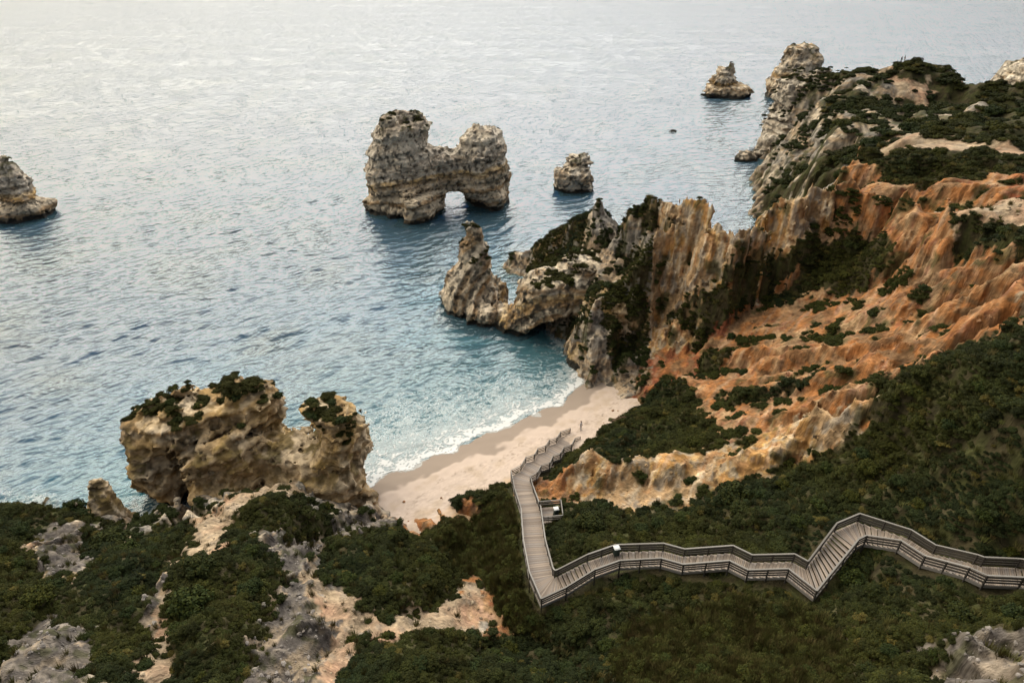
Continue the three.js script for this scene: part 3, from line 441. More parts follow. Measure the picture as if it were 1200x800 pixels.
stack('rock_mass', { label: 'pale grey crag on the seaward edge of the far headland', category: 'rock' }, { rough: 1.3, seed: 27, cell: 0.6, lo: [76, -3, -244], hi: [116, 31, -204], lichen: 0.06, crust: 0.8, moss: 0.05, mossFrom: 20, cols: [col(94, -226, 24, 11, 9, 6.5, 5, { curve: 2.4, round: 5 }), col(87, -219, 14, 8, 7, 5, 4, { round: 4 }), col(104, -229, 23, 9, 8, 6, 5, { round: 5 })] });
stack('sea_stack', { label: 'domed sea stack beyond the far end of the headland', category: 'sea stack', group: STACKS }, { rough: 1.2, seed: 17, cell: 0.8, lo: [195, -3, -318], hi: [236, 24, -280], moss: 0.1, mossFrom: 10, cols: [col(216, -299, 15, 13, 12, 8, 8, { curve: 2.4 })] });

stack('rock_arch', { label: 'curved banded rock arch running from the cliff to a low sea wall of rock', category: 'rock arch' }, {
  rough: 0.62, seed: 21, cell: 0.3, k: 1.8, lo: [-20, -3, -130], hi: [24, 19, -98], bed: (x, y, z) => 0.9 * Math.hypot(x - 10, (y + 3) * 1.1) - 3 + 0.05 * z, seam: 3.6, lichen: 0.04, crust: 0.3, moss: -0.02, mossFrom: 7,
  cols: [col(-7.6, -119, 17, 8.8, 6.8, 0.8, 0.8, { curve: 0.9, lean: [0.2, 0], round: 1.2 }), col(-4.5, -113, 3.2, 5.4, 3.6, 4.2, 2.8), col(1, -110.5, 3.2, 4.8, 3.2, 3.8, 2.6), col(3.6, -110, 7.6, 3.8, 4, 2.4, 2.8), { x: 8.5, z: -110.5, y0: 4.2, y1: 12.2, b: [7, 5.6], t: [5, 4.4], curve: 2, round: 4 }, col(13.5, -112, 13.4, 5, 6, 4.4, 4.8)],
  holes: [{ x: 9, y: -0.4, z: -102.5, r: [6, 6.6, 9.5] }],
});
stack('rock_mass', { label: 'rounded dark nose of rock at the end of the beach below the ochre cliff', category: 'rock' }, {
  rough: 0.55, seed: 23, cell: 0.28, k: 1.8, notch: 0, lo: [6, -2, -114], hi: [30, 17, -90], lichen: 0.1, crust: 0.1, moss: 0.04, mossFrom: 6, warm: 1, bed: (x, y, z) => y * 0.8 + 0.25 * (x - 14),
  cols: [col(17, -101.5, 13, 6.4, 5.4, 3.4, 3.2, { curve: 1.8, round: 4 }), col(14.5, -99.5, 6, 4.4, 3.6, 3, 2.6, { round: 3 }), col(21, -102, 9, 5, 4.6, 3.4, 3, { round: 3 })],
});
stack('rock_mass', { label: 'craggy dark rock mass with scrubby top at the end of the near headland', category: 'rock' }, {
  rough: 0.9, seed: 25, cell: 0.32, k: 2.2, lo: [-56, -3, -82], hi: [-13, 20, -57], lichen: 0.08, crust: 0.05, moss: 0.12, mossFrom: 4, warm: 1, dip: (x, z) => 0.1 * (x + 30),
  cols: [col(-44.8, -69, 12.4, 5, 5.4, 3.2, 2.8, { curve: 2 }), col(-40, -71, 12.6, 5.6, 5.4, 3.6, 2.8, { curve: 2 }), col(-35, -71.5, 15.2, 5.6, 6, 2.2, 2, { curve: 1.3 }), col(-36.8, -65.5, 10.4, 5.2, 4.6, 3.2, 2.6, { curve: 1.8, round: 3.5 }), col(-30.5, -68.5, 8.6, 5, 5, 3, 2.6), col(-27, -66.4, 7.2, 5, 4.6, 2.8, 2.8), col(-22.6, -67, 14.2, 3.3, 3.6, 2.6, 2.4, { curve: 3, lean: [0.4, -0.6] }), col(-23.4, -65, 7.2, 4, 3.8, 3, 2.8, { curve: 3 })],
  holes: [{ x: -18.2, y: 2.6, z: -68.5, r: [2.2, 3.6, 2.6] }, { x: -41.8, y: 2, z: -62.4, r: [2.2, 8, 4] }, { x: -26, y: 10, z: -64, r: [2, 1.6, 3] }],
});
stack('rock_pinnacle', { label: 'dark leaning rock pinnacle rising from the near shore', category: 'rock' }, { rough: 0.5, seed: 31, cell: 0.22, notch: 0, lo: [-60, -1, -67], hi: [-46, 12, -53], lichen: 0.3, warm: 1, moss: 0.1, mossFrom: 3, cols: [col(-50, -60.5, 8.2, 3, 2.8, 1.2, 1.2, { curve: 1.8, lean: [-0.4, 0] })] });
for (const [a, b, r, h, label] of [[788, 155, 1.6, 1.0, 'tiny dark rock awash in open water left of the headland'], [452, 313, 0.7, 0.5, 'tiny dark rock awash in front of the arched stack'], [874, 187, 4.2, 2.8, 'low dark rock at the foot of the headland'], [893, 184, 3, 3.4, 'dark notched rock touching the foot of the headland']]) {
  const p = at(a, b, 0);
  stack('sea_rock', { label, category: 'rock', group: 'rocks awash' }, { rough: Math.min(0.6, r * 0.3), seed: 40 + a, cell: r * 0.11, notch: 0, lichen: 0.3, lo: [p[0] - r * 2, -1.5, p[2] - r * 2], hi: [p[0] + r * 2, h + 2, p[2] + r * 2], k: 0.4, cols: [{ x: p[0], z: p[2], y0: -3, y1: h, b: [r, r * 0.7], t: [r * 0.6, r * 0.4] }] });
}
console.log('stacks done');

// ---------------------------------------------------------------- sand, sea floor, sea
const SHORE = [[300, 640], [396, 592], [440, 560], [500, 535], [560, 512], [610, 489], [655, 470], [682, 449], [694, 430], [720, 390]].map(([a, b]) => { const p = at(a, b, 0); return [p[0], p[2]]; });
function shoreDist(x, z) { // metres inland of the waterline, negative at sea
  let best = 1e9, s = 1;
  for (let i = 0; i + 1 < SHORE.length; i++) {
    const [ax, az] = SHORE[i], [bx, bz] = SHORE[i + 1], dx = bx - ax, dz = bz - az, t = clamp(((x - ax) * dx + (z - az) * dz) / (dx * dx + dz * dz), 0, 1), d = Math.hypot(x - ax - t * dx, z - az - t * dz);
    if (d < best) { best = d; s = dx * (z - az) - dz * (x - ax) > 0 ? 1 : -1; }
  }
  if (x > 33 || z < -100 - 0.25 * Math.max(0, x) || x < -60 || (x > 20 && z < -99)) s = -1;
  return best * s;
}
function sandH(x, z) {
  const s = shoreDist(x, z) + 0.8 * N2(x * 0.1, z * 0.1) + 0.25 * N2(x * 0.4, z * 0.4);
  if (s > 0) return 0.02 + Math.min(3.2, 0.115 * s + 0.004 * s * s) + 0.05 * N2(x * 0.5, z * 0.5) * sstep(2, 6, s) + (0.05 * N2(x * 1.6, z * 1.6) + 0.035 * N2(x * 3.1, z * 3.1)) * sstep(5, 9, s);
  return 0.02 - 0.055 * -s * Math.exp(s / 40) - SEA_DEEP * (1 - Math.exp(-Math.pow(-s / 72, 1.6))) + 0.4 * N2(x * 0.05, z * 0.05) * sstep(0, -12, s);
}
function sheet(x0, z0, x1, z1, cell, hf, keep) {
  const nx = Math.round((x1 - x0) / cell) + 1, nz = Math.round((z1 - z0) / cell) + 1, pos = new Float32Array(nx * nz * 3), ind = [];
  for (let k = 0, q = 0; k < nz; k++) for (let i = 0; i < nx; i++) { const x = x0 + (x1 - x0) * i / (nx - 1), z = z0 + (z1 - z0) * k / (nz - 1); pos[q++] = x; pos[q++] = hf(x, z); pos[q++] = z; }
  for (let k = 0; k < nz - 1; k++) for (let i = 0; i < nx - 1; i++) { const a = k * nx + i; if (!keep || keep(pos[a * 3], pos[a * 3 + 2])) ind.push(a, a + nx, a + 1, a + 1, a + nx, a + nx + 1); }
  const g = new THREE.BufferGeometry(); g.setAttribute('position', new THREE.BufferAttribute(pos, 3)); g.setIndex(ind); g.computeVertexNormals(); return g;
}
{
  const inBeach = (x, z) => x > -44 && x < 29.4 && z > -106 && z < -54;
  const g = sheet(-44.4, -106.4, 29.8, -54, 0.2, sandH);
  tint(g, (x, y, z) => {
    const s = shoreDist(x, z) + 0.8 * N2(x * 0.1, z * 0.1), w = 0.5 * N2(x * 0.13, z * 0.13) + 0.3 * N2(x * 0.5, z * 0.5);
    let c = [0.40, 0.325, 0.272];
    c = mix3(c, [0.35, 0.28, 0.22], sstep(0.0, 0.5, fbm2(x * 0.2, z * 0.2) + 0.25 * sstep(8, 14, s) - 0.05));
    c = mix3(c, [0.42, 0.285, 0.17], sstep(12, 16, s + 3 * w));
    c = mix3(c, [0.235, 0.19, 0.155], sstep(4.4, 3.6, s + 1.8 * w));           // wet swash zone, with its own edge
    const kick = N2(x * 1.7, z * 1.7) + 0.5 * N2(x * 3.9, z * 3.9);
    const weed = sstep(0.35, 0.6, N2(x * 0.9 + 3, z * 0.9) + 0.5 * N2(x * 3, z * 3)) * Math.exp(-Math.pow((s + 2 * N2(x * 0.08, z * 0.08) - 7.5) / 0.5, 2));
    return mul3(mix3(c, [0.13, 0.1, 0.07], 0.5 * weed), 1 + 0.09 * kick * sstep(4, 9, s));
  });
  put(new THREE.Mesh(g, vmat(0.9)), 'beach', { kind: 'structure', label: 'pale crescent of sand in the cove', category: 'beach' });
  const far1 = sheet(-420, -700, 420, -40, 4, (x, z) => sandH(x, z) - (inBeach(x, z) ? 0.5 : 0.02) - 0.0);
  tint(far1, (x, y, z) => { const w = fbm2(x * 0.035, z * 0.035, 3); return mix3([0.42, 0.36, 0.27], [0.07, 0.085, 0.06], sstep(0.1, 0.3, w) * sstep(-1.5, -3, y)); });
  put(new THREE.Mesh(far1, vmat(1)), 'sea_floor', { kind: 'structure', label: 'sandy sea floor with patches of weed', category: 'sea floor' });
  const deep = sheet(-5200, -5200, 5200, 1200, 400, () => -SEA_DEEP - 3, null);
  put(new THREE.Mesh(deep, mat([0.12, 0.13, 0.11], 1)), 'deep_sea_floor', { kind: 'structure', label: 'deep sea floor', category: 'sea floor' });
}
const WAVES = [];
{
  const r = rng(91);
  for (let i = 0; i < 64; i++) {
    const L = i < 8 ? 20 + 26 * r() : i < 18 ? 8 + 8 * r() : 1.5 * Math.pow(6.5 / 1.5, r()), k = 2 * Math.PI / L; // long swell, cross sea, wind ripples
    const dir = i < 8 ? 1.55 + (r() - 0.5) * 0.3 : i < 18 ? 1.4 + (r() - 0.5) * 0.8 : 1.2 + (r() - 0.5) * 1.1, slope = WAVE_SLOPE * (i < 8 ? 0.2 : i < 18 ? 0.22 : L > 2.6 ? 1 : 0.8);
    WAVES.push([Math.cos(dir) * k, Math.sin(dir) * k, slope * (0.6 + 0.8 * r()) / k, r() * 6.283, L]); // travelling mostly towards +z, the beach
  }
}
function seaH(x, z, spacing) {
  const shore = shoreDist(x, z), calm = 0.22 + 0.78 * sstep(-2, -26, shore);
  const gust = 0.9 + 0.2 * N2(x * 0.012, z * 0.02) + 0.12 * N2(x * 0.05, z * 0.07);
  const wx = x + 2.2 * N2(x * 0.03, z * 0.03), wz = z + 2.2 * N2(x * 0.03 + 9, z * 0.03);
  let h = 0;
  for (const [kx, kz, a, p, L] of WAVES) { const f = sstep(1.9 * spacing, 3.2 * spacing, L); if (f > 0) { const s = Math.sin(kx * wx + kz * wz + p); h += f * a * (s + 0.3 * s * s); } }
  return h * calm * gust - (shore > 0 ? 0.04 * shore : 0);
}
function waterBump() { // ripples, periodic over the tile
  const n = 1024, d = new Uint8Array(n * n * 4), r = rng(123), comp = [], f = new Float32Array(n * n);
  for (let i = 0; i < 70; i++) { const m = 6 * Math.pow(16, r()), dir = 1.2 + (r() - 0.5) * 1.7, kx = Math.round(Math.cos(dir) * m), kz = Math.round(Math.sin(dir) * m), k = Math.hypot(kx, kz) || 1; comp.push([kx, kz, Math.pow(k, -1.1), r() * 6.283]); }
  const S = new Float32Array(4096); for (let i = 0; i < 4096; i++) S[i] = Math.sin(i / 4096 * 2 * Math.PI);
  let lo = 1e9, hi = -1e9;
  for (let y = 0; y < n; y++) for (let x = 0; x < n; x++) { let h = 0; for (const [kx, kz, a, p] of comp) h += a * S[((kx * x + kz * y) * 4 + p * 652) & 4095]; f[y * n + x] = h; if (h < lo) lo = h; if (h > hi) hi = h; }
  for (let i = 0; i < n * n; i++) { d[i * 4] = d[i * 4 + 1] = d[i * 4 + 2] = Math.round(255 * (f[i] - lo) / (hi - lo)); d[i * 4 + 3] = 255; }
  const t = new THREE.DataTexture(d, n, n); t.wrapS = t.wrapT = THREE.RepeatWrapping; t.magFilter = THREE.LinearFilter; t.needsUpdate = true; return t;
}
{
  const pos = [], uv = [], ind = [], rows = [];
  let z = -40; while (z > -56) { rows.push(z); z -= 1; } while (z > -1000) { rows.push(z); z -= clamp(0.0023 * -z * (1 + -z / 800), 0.18, 5); }
  while (z > -5000) { rows.push(z); z *= 1.15; } rows.push(-5000);
  const nc = 620, tile = 23, wide = 14;
  for (const zz of rows) {
    const half = 22 + -zz * 0.80, sp = Math.max(2 * half / nc, 0.0023 * -zz * (1 + -zz / 800));
    for (let i = -wide; i <= nc + wide; i++) { const out = i < 0 ? -i : i > nc ? i - nc : 0, x = (i < 0 ? -half : i > nc ? half : -half + 2 * half * i / nc) + Math.sign(i) * (out ? out * out * 24 : 0); pos.push(x, zz < -1000 ? 0 : seaH(x, zz, out ? 40 : sp), zz); uv.push(x / tile + 0.3 * N2(x * 0.004, zz * 0.004), zz / tile); }
  }
  const nw = nc + 2 * wide + 1;
  for (let k = 0; k + 1 < rows.length; k++) for (let i = 0; i < nw - 1; i++) { const a = k * nw + i, b = a + nw; ind.push(a, a + 1, b, a + 1, b + 1, b); }
  const g = new THREE.BufferGeometry(); g.setAttribute('position', new THREE.Float32BufferAttribute(pos, 3)); g.setAttribute('uv', new THREE.Float32BufferAttribute(uv, 2)); g.setIndex(ind); g.computeVertexNormals();
  console.log('sea', pos.length / 3, 'up', g.attributes.normal.array[1]);
  const m = new THREE.MeshPhysicalMaterial({ color: new THREE.Color(...SEA_COL), roughness: 0.06, ior: 1.5, transmission: SEA_T, thickness: 1, attenuationColor: new THREE.Color(...SEA_ATT), attenuationDistance: SEA_ATD, bumpMap: waterBump(), bumpScale: 0.42 });
  put(new THREE.Mesh(g, m), 'sea', { kind: 'structure', label: 'rippled turquoise and silver sea', category: 'sea' });
}

// ---------------------------------------------------------------- surf: lacy sheets of foam on the water and the wet sand
{
  const cell = 0.11, x0 = -72, x1 = 20, z0 = -126, z1 = -58, nx = Math.round((x1 - x0) / cell) + 1, nz = Math.round((z1 - z0) / cell) + 1, F = new Float32Array(nx * nz), S = new Float32Array(nx * nz);
  const rid = (x, z) => 1 - Math.abs(N2(x, z)) * 2;
  for (let k = 0; k < nz; k++) for (let i = 0; i < nx; i++) {
    const x = x0 + i * cell, z = z0 + k * cell, s = shoreDist(x, z) + 0.8 * N2(x * 0.1, z * 0.1) + 0.9 * N2(x * 0.22 + 4, z * 0.22); S[k * nx + i] = s;
    const coast = x < 12 && near.get(x, z) < 1.5 ? sstep(-5, -0.5, near.get(x, z)) * (0.55 + 0.6 * N2(x * 0.12, z * 0.12)) : 0;
    if ((s > 3 || s < -22) && coast < 0.2) { F[k * nx + i] = -1; continue; }
    const wx = x + 0.9 * N2(x * 0.35, z * 0.35), wz = z + 0.9 * N2(x * 0.35 + 20, z * 0.35);
    const lace = 0.45 * rid(wx * 0.5, wz * 0.5) + 0.45 * rid(wx * 1.2 + 5, wz * 1.2) + 0.3 * rid(x * 2.6, z * 2.6) + 0.2 * N2(x * 3.4, z * 3.4);
    const along = 0.5 + 0.5 * N2(x * 0.06 + 3, z * 0.06), west = sstep(12, -12, x);
    const edge = Math.exp(-Math.pow((s - 0.2) / 0.7, 2)), wash = sstep(0.9, -0.5, s) * Math.exp(Math.min(0, s + 1) / (3.0 + 8.5 * west * (0.45 + 0.55 * along)));
    F[k * nx + i] = lace + 1.55 * wash + 0.8 * edge - 1.32 - (s > 0.6 ? (s - 0.6) * 2 : 0) - 0.35 * sstep(-12, -22, s);
    if (s > 3 || s < -22) F[k * nx + i] = -1;
    if (coast > 0.2 && s < -3) F[k * nx + i] = Math.max(F[k * nx + i], lace + 1.1 * coast - 1.25);
  }
  const layer = (cut, lift, m, name, label) => {
    const pos = [], ind = [], map = new Int32Array(nx * nz).fill(-1), G = (q) => F[q] - cut;
    const v = (i, k) => { const q = k * nx + i; if (map[q] < 0) { const x = x0 + i * cell, z = z0 + k * cell; map[q] = pos.length / 3; pos.push(x, Math.max(sandH(x, z), seaH(x, z, 0.2)) + lift, z); } return map[q]; };
    for (let k = 0; k < nz - 1; k++) for (let i = 0; i < nx - 1; i++) { const a = G(k * nx + i), b = G(k * nx + i + 1), c = G((k + 1) * nx + i), d = G((k + 1) * nx + i + 1); if (a > 0 && c > 0 && b > 0) ind.push(v(i, k), v(i, k + 1), v(i + 1, k)); if (b > 0 && c > 0 && d > 0) ind.push(v(i + 1, k), v(i, k + 1), v(i + 1, k + 1)); }
    const g = new THREE.BufferGeometry(); g.setAttribute('position', new THREE.Float32BufferAttribute(pos, 3)); g.setIndex(ind); g.computeVertexNormals();
    put(new THREE.Mesh(g, m), name, { kind: 'stuff', label, category: 'foam' }); console.log(name, ind.length / 3);
  };
  layer(0.22, 0.05, mat([0.5, 0.51, 0.51], 0.8), 'sea_foam', 'lacy white surf washing up the beach');
  layer(-0.62, 0.03, mat([0.6, 0.66, 0.67], 0.8, { transparent: true, opacity: 0.33 }), 'thin_foam', 'thin milky foam film in front of the beach');
}

// ---------------------------------------------------------------- shrubs
function shrubGeos(seed, leaves, leafSize) { // a dome of clumps filled with fine leaf faces
  const r = rng(seed), lobes = [], n = 12 + (r() * 6 | 0);
  for (let i = 0; i < n; i++) { const a = i * 2.4 + r(), d = Math.sqrt(i / n) * 0.72, s = 0.22 + 0.18 * r(); lobes.push([Math.cos(a) * d * 1.1, 0.1 + 0.42 * (1 - d * d) * (0.6 + 0.7 * r()), Math.sin(a) * d * 1.1, s]); }
  const p = [], c = [], ix = [], up = new THREE.Vector3(), t = new THREE.Vector3(), b = new THREE.Vector3();
  for (let i = 0; i < leaves; i++) {
    const L = lobes[(r() * n) | 0], th = r() * 6.283, cy = r() * 1.35 - 0.35, cr = Math.sqrt(Math.max(0, 1 - cy * cy)), rad = L[3] * (0.35 + 0.77 * Math.sqrt(r()));
    up.set(Math.cos(th) * cr, cy, Math.sin(th) * cr);
    const x = L[0] + up.x * rad, y = L[1] + up.y * rad * 0.9, z = L[2] + up.z * rad;
    if (y < 0.02) continue;
    up.x += (r() - 0.5) * 1.5; up.y += (r() - 0.5) * 1.2 + 0.3; up.z += (r() - 0.5) * 1.5; up.normalize();
    t.set(r() - 0.5, r() - 0.5, r() - 0.5).cross(up).normalize(); b.crossVectors(up, t);
    const s = leafSize * (0.6 + 0.8 * r()), k = p.length / 3, g = 0.7 + 0.6 * r(), ol = r();
    for (const [u, v] of [[-0.55, 0], [0, -0.9], [0.55, 0], [0, 0.9]]) { p.push(x + t.x * u * s + b.x * v * s, y + t.y * u * s + b.y * v * s, z + t.z * u * s + b.z * v * s); c.push((0.013 + 0.017 * ol) * g, (0.020 + 0.013 * ol) * g, 0.007 * g); }
    ix.push(k, k + 1, k + 2, k, k + 2, k + 3);
  }
  const fol = new THREE.BufferGeometry(); fol.setAttribute('position', new THREE.Float32BufferAttribute(p, 3)); fol.setAttribute('color', new THREE.Float32BufferAttribute(c, 3)); fol.setIndex(ix); fol.computeVertexNormals();
  const stems = [];
  for (let i = 0; i < 5; i++) { const L = lobes[i], g = new THREE.CylinderGeometry(0.02, 0.045, 1, 5, 1); g.translate(0, 0.5, 0); const d = new THREE.Vector3(L[0], L[1] + 0.25, L[2]), len = d.length(); g.scale(1, len, 1); g.applyQuaternion(new THREE.Quaternion().setFromUnitVectors(new THREE.Vector3(0, 1, 0), d.normalize())); g.translate(0, -0.25, 0); stems.push(g); }
  return { fol, stem: mergeGeometries(stems) };
}
const SHRUBS = [0, 1, 2, 3, 4].map((i) => shrubGeos(300 + i, 2300, 0.086));
const leafMat = vmat(0.85), barkMat = mat([0.09, 0.07, 0.05], 0.95);
const spots = []; // x, y, z, radius, nx, ny, nz, zone
function scatter(geo, accept, spacing, seed) {
  const p = geo.attributes.position.array, n = geo.attributes.normal.array, r = rng(seed), order = new Uint32Array(p.length / 3).map((_, i) => i), grid = new Map();
  for (let i = order.length - 1; i > 0; i--) { const j = (r() * (i + 1)) | 0; [order[i], order[j]] = [order[j], order[i]]; }
  for (const q of order) {
    const x = p[q * 3], y = p[q * 3 + 1], z = p[q * 3 + 2], a = accept(x, y, z, n[q * 3 + 1], r);
    if (!a) continue;
    const size = a.size * (0.7 + 0.7 * r()), gap = Math.max(spacing, size * a.gap), G = 2.5, i0 = Math.floor(x / G), k0 = Math.floor(z / G);
    let ok = true;
    for (let u = -1; u <= 1 && ok; u++) for (let v = -1; v <= 1 && ok; v++) for (const s of grid.get((i0 + u) + ',' + (k0 + v)) || []) if ((s[0] - x) ** 2 + (s[1] - y) ** 2 + (s[2] - z) ** 2 < Math.max(gap, s[3]) ** 2) { ok = false; break; }
    if (!ok) continue;
    const key = i0 + ',' + k0; if (!grid.has(key)) grid.set(key, []); grid.get(key).push([x, y, z, gap]);
    spots.push({ x, y, z, s: size, tint: a.tint, zone: a.zone });
  }
}
const hue = (x, z) => { const a = N2(x * 0.06, z * 0.06), b = N2(x * 0.45 + 7, z * 0.45), v = 1 + 0.45 * b; if (N2(x * 1.3 + 90, z * 1.3) > 0.72) return [3.2, 2.2, 2.2]; return [v * (1.05 + 0.45 * a), v * (1 + 0.25 * a), v * (1 - 0.1 * a)]; };
const inView = (x, y, z, m = 60) => { const q = toPix(x, y, z); return q[2] > 0 && q[0] > -m && q[0] < 1200 + m && q[1] > -m && q[1] < 800 + m * 1.5; };
scatter(near.solid, (x, y, z, ny, r) => {
  if (y < 2.2 || ny < 0.3 || !inView(x, y, z)) return null;
  const [d, wy] = walkNear(x, z); if (d < 1.75 + 0.3 * r() || (d < 3 && y > wy + 0.3)) return null;
  const t = near.coverAt(x, z), p = toPix(x, y, z), big = 0.75 + 0.45 * N2(x * 0.13, z * 0.13);
  if (t === 0) { if (N2(x * 0.3 + 70, z * 0.3) + 0.5 * N2(x * 0.9, z * 0.9) < -0.68 + 0.9 * sstep(0.5, 0.3, ny)) return null; let lim = d < 4 ? 0.5 : 1.0; for (const [u, v] of [[0.9, 0], [-0.9, 0], [0, 0.9], [0, -0.9]]) if (near.coverAt(x + u, z + v) !== 0) { if (r() < 0.35) return null; lim = 0.4; break; } const giant = lim > 0.9 && r() < 0.012; return { size: giant ? 1.3 : clamp(big * (0.4 + 0.6 * r() * r()), 0.28, lim), gap: 0.7, tint: hue(x, z), zone: p[1] > 640 && p[0] < 560 ? 'a' : 'b' }; }
  if (t === 6) return r() < 0.5 && N2(x * 0.3, z * 0.3) > -0.3 ? { size: 0.34 + 0.2 * r(), gap: 0.85, tint: [1.5, 1.35, 1.1], zone: 'b' } : null;
  const m = fbm3(x * 0.2 + 70, y * 0.12, z * 0.2) + 0.12 * ny; // where scrub holds on in the gullies
  if (t === 1) { const f = terrace(x, z)[0]; if ((f > 0.84 || f < 0.06) && N2(x * 0.12 + 5, z * 0.12) + 0.4 * N2(x * 0.5, z * 0.5) > 0.22) return { size: 0.3 + 0.3 * r(), gap: 0.7, tint: [1.3, 1.2, 0.9], zone: 'o' }; }
  if ((t === 1 || t === 3 || t === 2) && m > 0.5 && ny > 0.4) return { size: 0.32 + 0.25 * r(), gap: 0.85, tint: [1.2, 1.1, 0.9], zone: 'o' };
  if (t === 5 && fbm3(x * 0.22, 7, z * 0.22) > 0.2 && ny > 0.5) return { size: 0.35 + 0.2 * r(), gap: 0.9, tint: [0.9, 0.95, 0.9], zone: 'g' };
  return null;
}, 0.42, 1001);
console.log('near shrubs', spots.length);
const farLand = scene.children.find((o) => o.name === 'headland_terrain').geometry;
scatter(farLand, (x, y, z, ny, r) => {
  if (y < 4 || ny < 0.35 || !inView(x, y, z)) return null;
  const t = far.coverAt(x, z);
  if (t === 0 && ny > 0.5 && N2(x * 0.1 + 70, z * 0.1) + 0.5 * N2(x * 0.35, z * 0.35) > (z < -135 ? 0.0 : -0.5)) return { size: z > -135 ? 0.5 + 0.4 * r() : 0.8 + 0.6 * r(), gap: 0.68, tint: hue(x, z), zone: 'f' };
  if (t === 5 && fbm3(x * 0.12, 7, z * 0.12) + 0.1 * ny > 0.22 && ny > 0.5) return { size: 0.7 + 0.5 * r(), gap: 0.8, tint: [0.9, 0.95, 0.9], zone: 'f' };
  return null;
}, 1.0, 1002);
for (const o of scene.children.filter((c) => /^(sea_stack|rock_arch|rock_mass)/.test(c.name))) { o.geometry.computeBoundingBox(); scatter(o.geometry, (x, y, z, ny, r) => {
  if (ny < 0.6 || !inView(x, y, z)) return null;
  const main = o.name === 'rock_mass', top = o.geometry.boundingBox.max.y, from = main ? 7 : o.name === 'rock_arch' ? 10 : 0.72 * top;
  if (y < from || fbm3(x * 0.25, 3, z * 0.25) + 0.3 * (ny - 0.6) + (main ? -0.2 + 0.55 * sstep(4.5, 2.5, Math.hypot(x + 36.5, z + 64.5)) + 0.42 * sstep(0.84, 0.95, y / top) : (z < -150 ? -0.4 : 0.0) + 0.12 * sstep(0.85, 0.97, y / top)) < 0.2) return null;
  return { size: (main ? 0.45 : 0.35) + 0.25 * r(), gap: 0.75, tint: main ? hue(x, z) : [1.2, 1.0, 0.8], zone: 's' };
}, 0.4, 1003 + o.id); }
console.log('all shrubs', spots.length);
for (const [px, py, y, s] of [[812, 676, 14.0, 1.1], [838, 672, 14.6, 1.3], [862, 678, 15.0, 1.1], [886, 686, 15.6, 1.2], [1012, 662, 18.8, 1.2], [1034, 652, 19.4, 1.3], [1048, 658, 19.6, 1.0], [735, 690, 12.8, 1.2], [716, 690, 12.4, 1.0], [1000, 680, 18.6, 1.1]]) { const p = at(px, py, y), h = near.get(p[0], p[2]); spots.push({ x: p[0], y: Math.min(y, h + 0.3), z: p[2], s, tint: [1, 1, 1], zone: 'r' }); } // bushes crowding the railing
